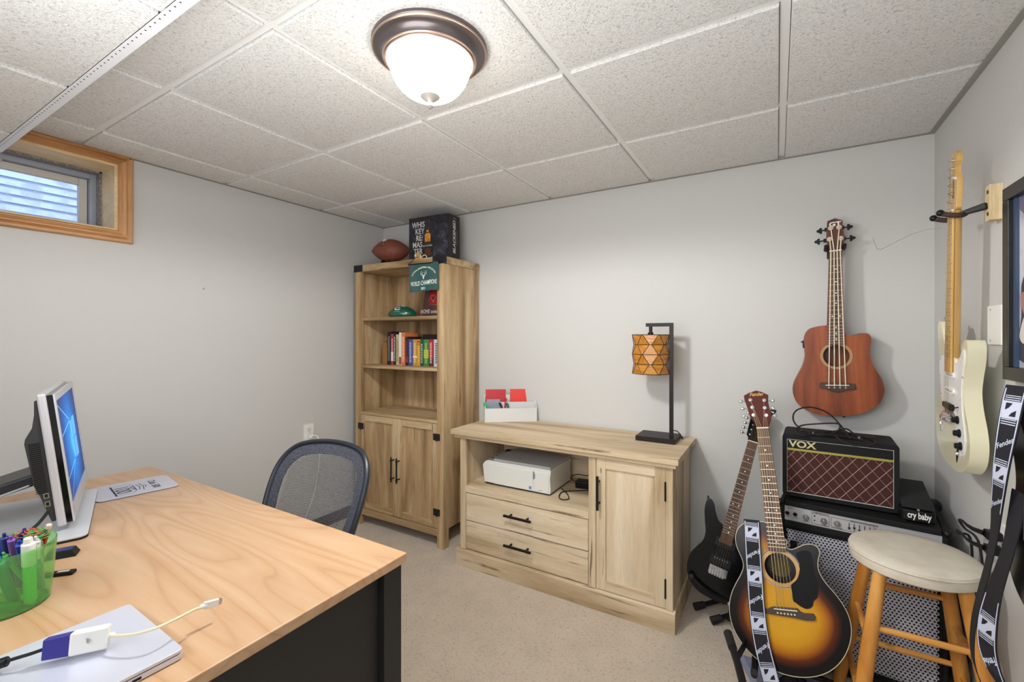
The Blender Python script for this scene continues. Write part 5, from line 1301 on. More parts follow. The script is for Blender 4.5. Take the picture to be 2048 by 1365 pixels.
# ---------- black electric guitar on its stand
def strat_outline(sx=1.0, sz=1.0):
    pts = [(.0, .0), (-.07, .008), (-.125, .04), (-.157, .095), (-.158, .155), (-.135, .205), (-.112, .25), (-.112, .295), (-.130, .345), (-.148, .40), (-.150, .445), (-.132, .462), (-.108, .445), (-.088, .408), (-.062, .372), (-.036, .360), (-.030, .350), (.030, .350), (.036, .352), (.060, .352), (.080, .375), (.098, .405), (.118, .412), (.132, .392), (.130, .350), (.114, .300), (.106, .255), (.120, .208), (.148, .160), (.165, .110), (.155, .055), (.112, .016), (.055, .002)]
    return spline([(a*sx, b*sz) for a, b in pts], 4)
def strap_ribbon(name, label, cat, centre, side, width, nrmv, rng=(0, 9), rot=215, s0=0.0, tsize=.020):
    """woven strap along a 3-D path; side[i] = across direction, nrmv[i] = outward normal; pattern only inside rng"""
    t = thing(name, label, cat)
    P_ = [Vector(p) for p in spline([tuple(p) for p in centre], 10, False)]; S_ = [Vector(p).normalized() for p in spline([tuple(p) for p in side], 10, False)]; N_ = [Vector(p).normalized() for p in spline([tuple(p) for p in nrmv], 10, False)]
    L_ = [0]
    for a, b in zip(P_, P_[1:]): L_.append(L_[-1]+(b-a).length)
    def at(s, x, lift=0):
        s = max(0, min(L_[-1]-1e-6, s)); lo, hi = 0, len(L_)-1
        while hi-lo > 1:
            m_ = (lo+hi)//2
            if L_[m_] <= s: lo = m_
            else: hi = m_
        k = (s-L_[lo])/((L_[hi]-L_[lo]) or 1)
        return P_[lo].lerp(P_[hi], k) + S_[lo].lerp(S_[hi], k)*x + N_[lo].lerp(N_[hi], k)*lift
    h = width/2; m_web = mat('black webbing', (20, 19, 28), .8); m_ws = mat('pale woven thread', (196, 202, 222), .7)
    obj('webbing', MB().ribbon([p-s*h for p, s in zip(P_, S_)], [p+s*h for p, s in zip(P_, S_)], .002, N_), m_web, t)
    wh = MB(); dk = MB(); ta, tb = rng[0], min(rng[1], L_[-1]-.002)
    def poly(mb, pts, lift=.0006):
        pts = [(s, x) for s, x in pts]
        if min(p[0] for p in pts) < ta or max(p[0] for p in pts) > tb: return
        mb.add([at(p[0], p[1], lift) for p in pts], [tuple(range(len(pts)))])
    s = ta
    while s < tb:
        for x in (-h+.0042, h-.0042): poly(wh, [(s, x-.0016), (s+.01, x-.0016), (s+.01, x+.0016), (s, x+.0016)])
        s += .01
    w2 = h-.008; s = s0
    while s < tb:
        for k in range(3):
            for z in (s+k*.0052, s+.066-k*.0052): poly(wh, [(z, -w2), (z, w2), (z+.0022, w2), (z+.0022, -w2)])
        for q in range(8):
            z = s+.0145+q*.0050; poly(wh, [(z, -w2-.002), (z, w2+.002), (z+.00505, w2+.002), (z+.00505, -w2-.002)])
        poly(dk, [(s+.019, -w2*.72), (s+.019, w2*.15), (s+.030, -w2*.25), (s+.036, -w2*.72)], .0010)
        poly(dk, [(s+.049, w2*.78), (s+.049, -w2*.1), (s+.041, w2*.2), (s+.034, w2*.78)], .0010)
        if s+.083 > ta and s+.140 < tb+.01:
            V, Fq = text_mesh('Fender', tsize, bold=.02, shear=.35); ph = math.radians(rot); c_ = s+.112
            wh.add([at(c_-(a*math.sin(ph)+b*math.cos(ph)), a*math.cos(ph)-b*math.sin(ph), .0007) for a, b in V], Fq)
        s += .152
    for nm, mb, mt_ in (('woven_pattern', wh, m_ws), ('woven_arrow', dk, m_web)):
        if not mb.v: continue
        me = bpy.data.meshes.new(nm); me.from_pydata([tuple(p) for p in mb.v], [], mb.f); me.materials.append(mt_)
        o = bpy.data.objects.new(nm, me); COL.objects.link(o); o.parent = t; o['kind'] = 'stuff'
    return t, at

def electric(name, label, M_, mbody, mneck, mboard, k=1.0, sx=1.0, off=0.0, bz=1.0, th_=.044, hbkr=False, guard=None, head='strat', reverse=False, headmat=None):
    t = thing(name, label, 'guitar', matrix=M_)
    ol = [(a, b*bz+off) for a, b in strat_outline(k*sx, k)]
    bd = obj('body', MB().prism(ol, 0, th_*k), mbody, t, .009*k, 4, angle=60)
    Zb, Zn = .352*k, .808*k; sc_ = .648*k
    hy = -.010
    neck(t, 0, .300*k, Zn+.002, .056*k, .043*k, hy+.006, .020, mneck)
    fb = fretboard(t, 0, .302*k, Zn, .056*k, .042*k, 21, sc_, hy+.005, .006, mboard)
    hs = [(-.021, .0), (-.024, .02), (-.030, .04), (-.034, .075), (-.034, .12), (-.030, .150), (-.018, .172), (.006, .182), (.026, .176), (.034, .160), (.030, .140), (.020, .128), (.022, .110), (.030, .095), (.036, .07), (.034, .04), (.026, .02), (.021, .0)]
    if head == 'strat': hs = [(-.021, 0), (-.024, .012), (-.032, .022), (-.035, .035), (-.036, .155), (-.030, .170), (-.012, .182), (.010, .180), (.024, .166), (.026, .148), (.016, .136), (.012, .122), (.018, .108), (.028, .094), (.032, .072), (.030, .045), (.026, .022), (.021, 0)]
    hb = obj('headstock', MB().prism([(a*k, Zn+.004+b*k) for a, b in (spline(hs, 3))], hy+.006, hy+.020), headmat or mneck, t, .002)
    pegs = []
    for q in range(6):
        x, z = -.020*k, Zn+.004+(.030+.0255*q)*k; x += q*.0012
        pegs.append((x, z)); tuner(hb, x, z, hy+.006, -1, m_chrome, rr=.0028, out=.028)
    for q in range(6):
        xs0 = (-.0265+.0106*q)*k; xn0 = (-.0175+.007*q)*k; pz = pegs[q]
        if name == 'white_electric_guitar' and q == 0: continue
        obj('string', MB().tube([(xs0, -.014, .165*k), (xn0, hy-.004, Zn+.002), (pz[0], hy+.001, pz[1])], .0004, 4), m_string, t)
    return t, bd, hb, ol
A1 = Vector((-.229, 2.185, .25)); D1 = Vector((.218, .287, .933)).normalized()
kk = .94
EB = frame_mat(A1 - D1*(.165*kk), (.97, 0.05, -.225), D1)
m_dkneck = mat('dark neck lacquer', (40, 28, 24), .3)
T3, bd, hb3, _ = electric('electric_guitar', 'black electric guitar standing behind the sunburst acoustic beside the console', EB, m_gblack, m_dkneck, m_rose, kk, sx=.84, off=.040, bz=.94, head='strat', headmat=m_gblack)
br = obj('bridge', MB().box((-.038, -.009, .145), (.038, -.0005, .180)), m_chrome, T3, .001)
mb = MB()
for q in range(6): mb.box((-.030+.0106*q-.0042, -.014, .140), (-.030+.0106*q+.0042+.0, -.0095, .166))
obj('saddle', mb, m_steel, br, .0006)
for z in (.205, .285): 
    pk = obj('pickup', MB().prism(rrect(-.042, z-.019, .042, z+.019, .005), -.006, 0), m_black, T3, .001)
    mb = MB()
    for q in range(6): mb.cyl((-.026+.0104*q, -.0068, z+.008), (-.026+.0104*q, -.0058, z+.008), .0022, n=8)
    obj('pole_piece', mb, m_steel, pk)
for x, z in ((.085, .14), (.105, .095)): obj('control_knob', MB().cyl((x, -.016, z), (x, 0, z), .0095, .011, n=16), m_chrome, T3, .001)
obj('jack', MB().cyl((.075, -.004, .055), (.075, 0, .055), .008, n=14).cyl((.105, -.004, .062), (.105, 0, .062), .006, n=12), m_chrome, T3)
obj('strap_button', MB().cyl((-.113, .02, .440), (-.119, .02, .457), .005, n=10), m_chrome, T3)
lettering('Fender', .02, lambda a, b: (-.006-b, -.0045, .90+a), mat('silver logo', (190, 190, 194), .4), hb3, shear=.3)

# ---------- cream electric guitar on the right wall
m_creamg = mat('cream gloss lacquer', (234, 228, 196), .15, coat=.8)
YS0, YS1, ZS0, ZS1 = 1.948, 1.895, .892, 1.875
ax2 = Vector((0.0, YS1-YS0, ZS1-ZS0))
WG = frame_mat((.478, YS0, ZS0), (0, -1, 0), ax2)
T4, bd4, hb4, ol4 = electric('white_electric_guitar', 'cream double-cutaway electric guitar with maple neck hanging on the right wall', WG, m_creamg, m_maple, m_maple, 1.0, th_=.040)
pgl = [(-.030, .352), (-.10, .345), (-.118, .30), (-.100, .25), (-.092, .21), (-.060, .185), (-.050, .178), (.040, .178), (.055, .150), (.085, .075), (.105, .060), (.125, .085), (.128, .13), (.105, .19), (.095, .245), (.098, .30), (.112, .35), (.110, .380), (.095, .378), (.07, .345), (.040, .338), (.030, .352)]
obj('pickguard', MB().prism(spline(pgl, 3), -.0025, -.0002), mat('white pickguard', (232, 232, 230), .25), T4)
for z, c_ in ((.308-.012, m_white), (.245, m_white), (.195, m_black)):
    a_ = -.12 if z < .2 else 0
    pk = obj('pickup', MB().prism(rrect(-.042, z-.009, .042, z+.009, .008), -.0075 if z > .2 else -.012, -.0025), c_, T4, .001)
    mb = MB()
    for q in range(6): mb.cyl((-.026+.0104*q, -.0085, z), (-.026+.0104*q, -.0074, z), .0024, n=8)
    obj('pole_piece', mb, m_steel, pk)
br4 = obj('bridge', MB().box((-.040, -.006, .150), (.040, -.0002, .185)), m_chrome, T4, .001)
mb = MB()
for q in range(6): mb.add([(-.030+.0106*q+c_*.0044, y_, z_) for c_ in (-1, 1) for y_, z_ in ((-.0062, .150), (-.020, .148), (-.020, .156), (-.011, .172), (-.0062, .172))], [(0,1,2,3,4), (9,8,7,6,5), (0,5,6,1), (1,6,7,2), (2,7,8,3), (3,8,9,4), (4,9,5,0)])
obj('saddle', mb, m_chrome, br4, .0006)
obj('tremolo_arm', MB().tube(spline([(.038, -.006, .165), (.040, -.03, .165), (.052, -.036, .150), (.060, -.036, .125)], 5, False), .0028, 8), m_chrome, br4)
for (x, z) in ((.072, .165), (.090, .128), (.103, .092)):
    obj('control_knob', MB().lathe([(.0125, 0), (.012, .004), (.0088, .006), (.0088, .013), (.007, .0145), (0, .0148)], 20, Matrix.Translation((x, -.0026, z)) @ Matrix.Rotation(PI/2, 4, 'X')), m_black, T4)
obj('selector_switch', MB().cyl((.075, -.0026, .205), (.075, -.016, .200), .0018, n=8).ball((.075, -.018, .199), .004, n=8, m=6), m_black, T4)
obj('jack_plate', MB().prism(spline([(.060, .055), (.067, .085), (.078, .098), (.084, .088), (.080, .060), (.070, .035), (.062, .032)], 3), -.002, 0), m_chrome, T4, .0008)
obj('jack', MB().cyl((.071, -.005, .058), (.071, .0, .062), .007, n=14), m_chrome, T4)
mb = MB()
for x, z in ((-.105, .335), (-.108, .28), (-.09, .22), (.092, .36), (.10, .30), (.09, .23), (.118, .15), (.115, .075), (.06, .16)): mb.cyl((x, -.0032, z), (x, -.0024, z), .0022, n=8)
obj('screw', mb, m_steel, T4)
obj('strap_button', MB().cyl((-.142, .02, .458), (-.148, .02, .475), .006, n=12), m_chrome, T4)
obj('string_tree', MB().box((.001, -.0105, .905), (.013, -.0035, .912)), m_chrome, hb4)
lettering('Squier', .022, lambda a, b: (-.001-b, -.0046, .875+a), mat('dark logo', (70, 46, 26), .5), hb4, shear=.3)
tag(obj('broken_string', MB().tube([(.455, 1.93, 1.655), (.43, 1.97, 1.664), (.40, 2.05, 1.664), (.37, 2.16, 1.655), (.352, 2.25, 1.650), (.346, 2.29, 1.660), (.343, 2.31, 1.685), (.338, 2.325, 1.715)], .0007, 5), m_steel), 'thin broken wire string curling off the cream guitar head', 'string')
# hanger with pine block
hz = WG @ Vector((0, 0, .795))
hk = thing('guitar_hanger', 'brown padded yoke hanger on a pine block holding the cream guitar', 'hanger', (XR, hz.y-.0, hz.z+.0))
m_pineb = wood('raw pine block', [(206, 176, 128), (228, 204, 158), (240, 220, 180)], 'z', 2, .7)
yb = 1.845-hz.y
obj('pine_block', MB().box((-.030, yb, 1.652-hz.z), (-.0005, yb+.034, 1.757-hz.z)), m_pineb, hk, .001)
mb = MB()
for z in (1.672-hz.z, 1.737-hz.z): mb.box((-.0312, yb+.008, z-.005), (-.0300, yb+.018, z+.005))
obj('screw_hole', mb, mat('dark brown', (66, 46, 32), .8), hk)
obj('hanger_arm', MB().bar((-.0302, yb+.016, .012), (-.075, (yb+.0)*.3, .002), .020, .020, w2=.014, h2=.014), m_black, hk, .003)
m_pad = mat('brown padding', (66, 48, 42), .7)
for s in (-1, 1):
    f_ = obj('padded_fork', MB().tube(spline([(-.070, yb*.3*.9, 0), (-.078, s*.020, -.002), (-.088, s*.034, -.006), (-.110, s*.035, -.003), (-.130, s*.035, .004)], 5, False), .0078, 10), m_pad, hk)
    obj('fork_tip', MB().ball((-.132, s*.035, .006), .010, n=12, m=8), m_black, f_)

# ---------- black guitar at the right edge, with its strap
BG = frame_mat((.470, 1.362, .705), (0, -1, 0), (0, -.02, 1))
T5, bd5, hb5, ol5 = electric('black_electric_guitar', 'glossy black electric guitar hanging at the right edge of the picture below the frame', BG, m_gblack, m_dkneck, m_rose, 1.0, headmat=m_gblack)
obj('strap_button', MB().cyl((-.142, .02, .455), (-.150, .02, .478), .006, n=12), m_white, T5)
obj('bridge', MB().box((-.040, -.008, .150), (.040, -.0002, .185)), m_chrome, T5, .001)
for z in (.21, .28): obj('pickup', MB().prism(rrect(-.042, z-.019, .042, z+.019, .005), -.006, 0), m_black, T5, .001)
hk2 = thing('guitar_hanger', 'black yoke hanger holding the black guitar beside the frame', 'hanger', (XR, 1.346, 1.50))
obj('wall_plate', MB().box((-.012, -.03, -.04), (-.0005, .03, .04)), m_black, hk2, .002)
obj('hanger_arm', MB().tube([(-.012, 0, 0), (-.070, 0, 0)], .008, 10), m_black, hk2)
for s in (-1, 1): obj('padded_fork', MB().tube(spline([(-.066, 0, 0), (-.070, s*.024, -.002), (-.080, s*.030, -.004), (-.098, s*.030, .0)], 5, False), .007, 10), m_rubber, hk2)

def wp(u, v, x): return on_plane(u, v, (x, 0, 0), (1, 0, 0))
# strap 1: falls from the upper horn of the black guitar, twisting loop below
cen1 = [wp(2034, 772, .468), wp(2026, 800, .452), wp(2014, 860, .440), wp(2002, 930, .436), wp(1994, 1000, .438), wp(1987, 1070, .44), wp(1974, 1135, .44), wp(1958, 1195, .44), wp(1946, 1250, .44), wp(1944, 1310, .44), wp(1960, 1365, .44), wp(1990, 1430, .44)]
sd1 = [(.40, -.94, 0), (.38, -.94, 0), (.33, -.95, 0), (.22, -1, 0), (.08, -1, 0), (-.06, -1, 0)] + [(-.12, -1, 0)]*6
nn1 = [(-.94, -.33, 0)]*4 + [(-1, -.1, 0)] + [(-1, 0, 0)]*7
strap_ribbon('guitar_strap', 'black woven strap with white arrows hanging from the black guitar horn', 'strap', cen1, sd1, .052, nn1, rng=(.012, .33), rot=32, s0=.035, tsize=.017)
cen2 = [wp(2038, 985, .462), wp(2028, 1040, .452), wp(2015, 1100, .442), wp(1999, 1150, .436), wp(1985, 1195, .430), wp(1974, 1250, .425), wp(1974, 1300, .425), wp(1990, 1350, .425), wp(2020, 1400, .425)]
sd2 = [(.10, -1, 0), (.06, -1, 0), (.0, -1, 0), (.04, -1, 0), (.15, -1, 0), (.30, -.95, 0), (.34, -.94, 0), (.34, -.94, -.15), (.34, -.94, -.25)]
nn2 = [(-1, -.05, 0)]*4 + [(-1, -.15, 0), (-.94, -.3, 0), (-.94, -.34, 0), (-.94, -.34, 0), (-.94, -.34, 0)]
strap_ribbon('guitar_strap', 'lower twisting end of the black and white strap beside the stool', 'strap', cen2, sd2, .055, nn2, rng=(.27, 2), rot=215, s0=.315, tsize=.019)
# strap on the sunburst guitar
SBn = SB.to_3x3() @ Vector((0, -1, 0)); SBx = SB.to_3x3() @ Vector((1, 0, 0)); 
def sbp(u, v, lift): return on_plane(u, v, SB @ Vector((0, -lift, 0)), SBn)
cpx = [(1503, 1040, .004), (1503.5, 1052, .012), (1505, 1085, .016), (1507, 1120, .016), (1510, 1165, .018), (1513, 1210, .018), (1518, 1255, .018), (1526, 1300, .018), (1536, 1340, .018), (1548, 1385, .018)]
cc_ = [sbp(*q) for q in cpx]; dr = [(cc_[min(i+1, 9)]-cc_[max(i-1, 0)]).normalized() for i in range(10)]
strap_ribbon('guitar_strap', 'black strap with white woven arrows draped down the front of the sunburst guitar', 'strap', cc_, [SBx - d_*SBx.dot(d_) for d_ in dr], .054, [SBn]*10, rng=(.008, 9), rot=215, s0=.012)

# ================================================================ GUITAR STANDS
def stand(name, label, base, rz, h_yoke, arm_y, spread=.1, yoke=.085, lean=12, tall=.34, feet=((-.22, -.18), (.22, -.18), (0, .24))):
    t = thing(name, label, 'guitar stand', (base[0], base[1], 0), rz=rz)
    top = Vector((0, .10, tall))
    for fx_, fy_ in feet:
        l_ = obj('leg', MB().tube([tuple(Vector((0, .03, .20))), (fx_, fy_, .016)], .011, 10), m_black, t)
        d_ = (Vector((fx_, fy_, .016))-Vector((0, .03, .20))).normalized()
        obj('rubber_foot', MB().tube([tuple(Vector((fx_, fy_, .017))-d_*.05), (fx_, fy_, .0172)], [.015, .0165], 12), m_rubber, l_)
    obj('upright', MB().tube([(0, .02, .12), tuple(top)], .012, 10), m_black, t)
    obj('collar', MB().cyl((0, .022, .17), (0, .034, .235), .021, n=14), m_black, t)
    y = obj('yoke', MB().tube([(-yoke, .0, h_yoke), (yoke, .0, h_yoke)], .010, 10), m_black, t)
    obj('yoke_stem', MB().tube([(0, .025, .16), (0, .0, h_yoke)], .011, 10), m_black, y)
    for s in (-1, 1):
        obj('padded_arm', MB().tube(spline([(s*yoke, 0, h_yoke), (s*yoke, -.04, h_yoke-.004), (s*yoke, -.11, h_yoke+.004), (s*yoke, -.14, h_yoke+.03)], 4, False), .0125, 10), m_rubber, y)
    return t
bot2 = SB @ Vector((0, .06, 0)); 
f1 = on_plane(1482, 1365, (0, 0, .02), (0, 0, 1))
st = thing('guitar_stand', 'black tubular stand carrying the sunburst acoustic guitar', 'guitar stand', (bot2.x, bot2.y, 0))
def rel(p): return Vector((p[0]-bot2.x, p[1]-bot2.y, p[2]))
# left front leg with a flat inner strut (seen left below the guitar), right one with a chrome bolt
pA = on_plane(1456, 1268, (0, 1.80, 0), (0, 1, 0)); pB = on_plane(1476, 1330, (0, 1.66, 0), (0, 1, 0)); pC = on_plane(1492, 1392, (0, 1.56, 0), (0, 1, 0))
print('stand pts', pA, pB, pC)
l_ = obj('leg', MB().tube([rel(pA), rel(pB), rel(pC)], .0125, 10), m_black, st); obj('rubber_foot', MB().tube([rel(pA)+(rel(pA)-rel(pB)).normalized()*.002, rel(pA).lerp(rel(pB), .5)], [.015, .0145], 12), m_rubber, l_)
obj('strut', MB().bar(rel(on_plane(1474, 1318, (0, 1.70, 0), (0, 1, 0))), rel(on_plane(1494, 1282, (0, 1.86, 0), (0, 1, 0))), .006, .030), m_black, st, .001)
obj('yoke', MB().tube([(-.13, .01, .135), (.11, .01, .118)], .010, 10), m_black, st)
for x, zz in ((-.125, .135), (.085, .118)):
    obj('padded_arm', MB().tube(spline([(x, .01, zz), (x, -.05, zz-.018), (x, -.092, zz-.012), (x, -.112, zz+.012)], 4, False), .011, 10), m_rubber, st)
obj('knob_bolt', MB().cyl((.085, -.118, .128), (.085, -.135, .130), .008, n=14), m_chrome, st)
obj('upright', MB().tube([(0, .03, .06), (0, .22, .50)], .012, 10), m_black, st)
obj('leg', MB().tube([(.0, .03, .10), (.16, -.10, .014)], .0125, 10), m_black, st); obj('leg', MB().tube([(.0, .03, .10), (-.10, -.02, .014)], .0125, 10), m_black, st)
obj('leg', MB().tube([(.0, .03, .12), (.02, .26, .014)], .0125, 10), m_black, st)
# the black guitar's stand
st2 = thing('guitar_stand', 'black folding stand with rubber feet under the black electric guitar', 'guitar stand', (-.20, 2.20, 0))
def r2(u, v, z): p = on_plane(u, v, (0, 0, z), (0, 0, 1)); return Vector((p.x+.20, p.y-2.20, z))
for (u, v), (u2, v2, z2) in (((1390, 1214), (1462, 1196, .06)), ((1424, 1242), (1470, 1228, .05))):
    a_, b_ = r2(u, v, .018), r2(u2, v2, z2)
    l_ = obj('leg', MB().tube([a_, b_], .011, 10), m_black, st2); d_ = (b_-a_).normalized(); obj('rubber_foot', MB().tube([a_-d_*.004, a_+d_*.045], [.0175, .015], 14), m_rubber, l_)
obj('leg', MB().tube([(.02, .0, .06), (.03, .22, .014)], .011, 10), m_black, st2)
obj('upright', MB().tube([(.02, .0, .04), (.06, .10, .38)], .012, 10), m_black, st2)
a_ = on_plane(1383, 1155, (0, 2.13, 0), (0, 1, 0)); b_ = on_plane(1408, 1178, (0, 2.13, 0), (0, 1, 0)); c_ = on_plane(1455, 1202, (0, 2.16, 0), (0, 1, 0))
R2 = lambda p: Vector((p[0]+.20, p[1]-2.20, p[2]))
obj('yoke', MB().tube(spline([tuple(R2(a_)), tuple(R2(b_)), tuple(R2(b_).lerp(R2(c_), .5)+Vector((0, 0, -.004))), tuple(R2(c_))], 5, False), [.009]*16, 10), m_black, st2)
obj('padded_arm', MB().ball(tuple(R2(a_)), .014, .012, .016, n=12, m=8), m_rubber, st2)
# ================================================================ BASS AMPLIFIER on the floor
m_tolex = mat('black tolex vinyl', (20, 20, 22), .7, spec=.3); N = NT(m_tolex); N.bump(N.noise(N.mapping(), 600, 2), .5, .0008)
m_panel = mat('silver control panel', (196, 196, 198), .35, metal=.35)
AW, AD, AH = .500, .36, .640
AM = thing('bass_amplifier', 'large black floor amplifier with silver control panel and perforated metal grille', 'amplifier', (.010, 2.135, 0), rz=math.radians(-7))
# carcass
bx('cabinet_side', (0, 0, .012), (.016, AD, AH), m_tolex, AM, .005, seg=3); bx('cabinet_side', (AW-.016, 0, .012), (AW, AD, AH), m_tolex, AM, .005, seg=3)
bx('cabinet_top', (.0165, 0, AH-.022), (AW-.0165, AD, AH), m_tolex, AM, .005, seg=3)
bx('cabinet_bottom', (.0165, 0, .012), (AW-.0165, AD, .045), m_tolex, AM, .004)
bx('cabinet_back', (.0165, AD-.012, .0455), (AW-.0165, AD, AH-.0225), m_tolex, AM)
cp = bx('control_panel', (.0165, .006, .560), (AW-.0165, .012, AH-.0225), m_panel, AM)
bx('cross_rail', (.0165, .002, .536), (AW-.0165, .03, .5595), m_tolex, AM, .002)
ink = mat('panel ink', (40, 40, 44), .5)
mb = MB()
for x in (.026, .053): mb.tube([(x+.0065*math.cos(q*PI/8), .004, .588+.0065*math.sin(q*PI/8)) for q in range(16)], .0015, 6, closed=True)
obj('input_jack', mb, m_black, cp)
mb = MB()
for x in (.026, .053): mb.cyl((x, .0052, .588), (x, .0058, .588), .0055, n=12)
obj('jack_opening', mb, m_dark, cp)
for x in (.090, .148, .190): 
    k_ = obj('control_knob', MB().lathe([(.0105, 0), (.0100, .010), (.0085, .013), (0, .0132)], 20, Matrix.Translation((x, .0058, .586)) @ Matrix.Rotation(PI/2, 4, 'X')), mat('grey knob', (130, 132, 138), .3, metal=.5), cp)
    obj('pointer', MB().box((x-.0008, -.0082, .588), (x+.0008, -.0074, .5955)), m_white, k_)
fr_ = MB()
for x0, x1 in ((.108, .166), (.172, .300)):
    for a, b in (((x0, .0054, .566), (x1, .0059, .5672)), ((x0, .0054, .606), (x1, .0059, .6072)), ((x0, .0054, .566), (x0+.001, .0059, .607)), ((x1-.001, .0054, .566), (x1, .0059, .607))): fr_.box(a, b)
obj('panel_lines', fr_, ink, cp)
mb = MB()
for k in range(9): mb.box((.226+k*.0155, .0045, .572), (.228+k*.0155, .0059, .598))
obj('slider_slot', mb, m_black, cp)
mb = MB()
for k in range(9): z = .577+.004*math.sin(k*1.7); mb.box((.2235+k*.0155, .0005, z), (.2305+k*.0155, .0045, z+.0045))
obj('slider_cap', mb, m_black, cp, .0006)
pf = lambda x, z: (lambda a, b: (x+a, .0052, z+b))
for s_, x, z, sz in (('INPUT', .039, .609, .0075), ('COMPRESSION', .137, .611, .0085), ('GRAPHIC EQUALIZER', .272, .606, .0085), ('0 dB', .026, .575, .006), ('-15 dB', .053, .575, .006), ('GAIN', .090, .570, .007), ('LEVEL', .149, .570, .006), ('LOW LEVEL', .191, .570, .006)):
    lettering(s_, sz, pf(x, z), ink, cp, bold=.01)
obj('status_light', MB().cyl((.118, .004, .598), (.118, .0062, .598), .0028, n=10).cyl((.118, .004, .580), (.118, .0062, .580), .0024, n=10), m_dark, cp)
# perforated grille: hexagonal cells with a round hole each
m_grl = mat('painted steel grille', (186, 186, 198), .42, metal=.15)
gx0, gx1, gz0_, gz1_ = .022, AW-.022, .062, .528
pit = .0118; hr_ = .0036; mb = MB(); row = 0; z = gz0_+.006
ci = [(math.cos(PI/6+q*PI/3), math.sin(PI/6+q*PI/3)) for q in range(6)]
while z < gz1_-.004:
    x = gx0+.006+(pit/2 if row % 2 else 0)
    while x < gx1-.004:
        R_ = pit/math.sqrt(3)
        b = [(x+R_*c, .0075, z+R_*s) for c, s in ci]; h = [(x+hr_*c, .0075, z+hr_*s) for c, s in ci]; hb_ = [(x+hr_*c, .0092, z+hr_*s) for c, s in ci]
        mb.add(b+h+hb_, [(q, (q+1) % 6, 6+(q+1) % 6, 6+q) for q in range(6)] + [(6+q, 6+(q+1) % 6, 12+(q+1) % 6, 12+q) for q in range(6)])
        x += pit
    z += pit*math.sqrt(3)/2; row += 1
me = bpy.data.meshes.new('grille'); me.from_pydata([tuple(p) for p in mb.v], [], mb.f); me.materials.append(m_grl)
gr_ = bpy.data.objects.new('grille', me); COL.objects.link(gr_); gr_.parent = AM
obj('grille_frame', MB().plate([(.0166, .0455), (AW-.0166, .0455), (AW-.0166, .5355), (.0166, .5355)], [[(gx0, gz0_), (gx1, gz0_), (gx1, gz1_), (gx0, gz1_)]], .003, .011), m_black, AM)
bx('baffle', (.0166, .030, .0456), (AW-.0166, .042, .5355), mat('baffle black', (12, 12, 14), .9), AM)
obj('speaker_cone', MB().lathe([(.17, 0), (.165, .004), (.15, .002), (.06, -.02), (0, -.012)], 40, Matrix.Translation((AW/2, .024, .30)) @ Matrix.Rotation(PI/2, 4, 'X')), mat('speaker paper', (20, 20, 22), .8), AM)
for x in (.003, AW-.003):
    for zc in (.03, AH-.012): obj('corner_cap', MB().ball((x, .008, zc), .014, n=12, m=8), m_black, AM)
obj('rear_corner', MB().ball((AW-.004, AD-.01, AH-.016), .026, .03, .026, n=14, m=10), mat('smoky corner cap', (40, 44, 52), .2), AM)
mb = MB()
for x in (.04, AW-.04):
    for y_ in (.04, AD-.04): mb.cyl((x, y_, 0), (x, y_, .012), .018, n=14)
obj('rubber_foot', mb, m_rubber, AM)
obj('side_bracket', MB().box((-.018, .10, .50), (-.0005, .17, .60)), m_black, AM, .006) if False else None

# ================================================================ SMALL COMBO AMPLIFIER
VW, VD, VH = .372, .185, .262
VX = thing('combo_amplifier', 'small black combo amplifier with brown diamond grille cloth and gold strip on the floor amp', 'amplifier', (.020, 2.178, AH+.0005), rz=math.radians(-3.5))
obj('cabinet', MB().plate(rrect(0, .008, VW, VH, .014), [[(.016, .024), (VW-.016, .024), (VW-.016, VH-.020), (.016, VH-.020)]], 0, VD), m_tolex, VX, .003)
bx('back_board', (.012, VD-.02, .02), (VW-.012, VD-.004, VH-.016), m_tolex, VX)
m_pipe = mat('white piping', (214, 212, 208), .5)
obj('piping', MB().tube([(.0165, .002, .0245), (VW-.0165, .002, .0245), (VW-.0165, .002, VH-.0205), (.0165, .002, VH-.0205)], .0019, 6, closed=True), m_pipe, VX)
bx('grille_cloth', (.016, .0075, .024), (VW-.016, .011, VH-.066), mat('oxblood cloth', (66, 30, 26), .85), VX)
bx('logo_panel', (.016, .0060, VH-.058), (VW-.016, .011, VH-.020), m_black, VX)
m_gold2 = mat('gold strip', (176, 164, 84), .4, metal=.5)
bx('gold_strip', (.0175, .003, VH-.0665), (VW-.0175, .0074, VH-.0575), m_gold2, VX, .0008)
# woven diamonds
mb = MB(); mb2 = MB(); cz0, cz1, cx0, cx1 = .0262, VH-.068, .0185, VW-.0185; sp_ = .0405; Hh = cz1-cz0; sl = 1.25
def clipline(x_, dirn):
    # line x = x_ + dirn*(z-cz0)/sl ; clipped in x
    pts = []
    za, zb_ = cz0, cz1
    xa, xb = x_, x_+dirn*Hh/sl
    if xa < cx0 and xb < cx0 or xa > cx1 and xb > cx1: return None
    def zz(x): return cz0+(x-x_)*dirn*sl
    for lim_ in (cx0, cx1):
        if (xa-lim_)*(xb-lim_) < 0:
            z_ = zz(lim_)
            if (lim_ == cx0) == (xa < xb): xa, za = (lim_, z_) if xa < xb else (xa, za)
            if (lim_ == cx0) and xb < xa: xb, zb_ = lim_, z_
            if (lim_ == cx1) and xb > xa: xb, zb_ = lim_, z_
            if (lim_ == cx1) and xa > xb: xa, za = lim_, z_
    return (xa, za), (xb, zb_)
k = -6
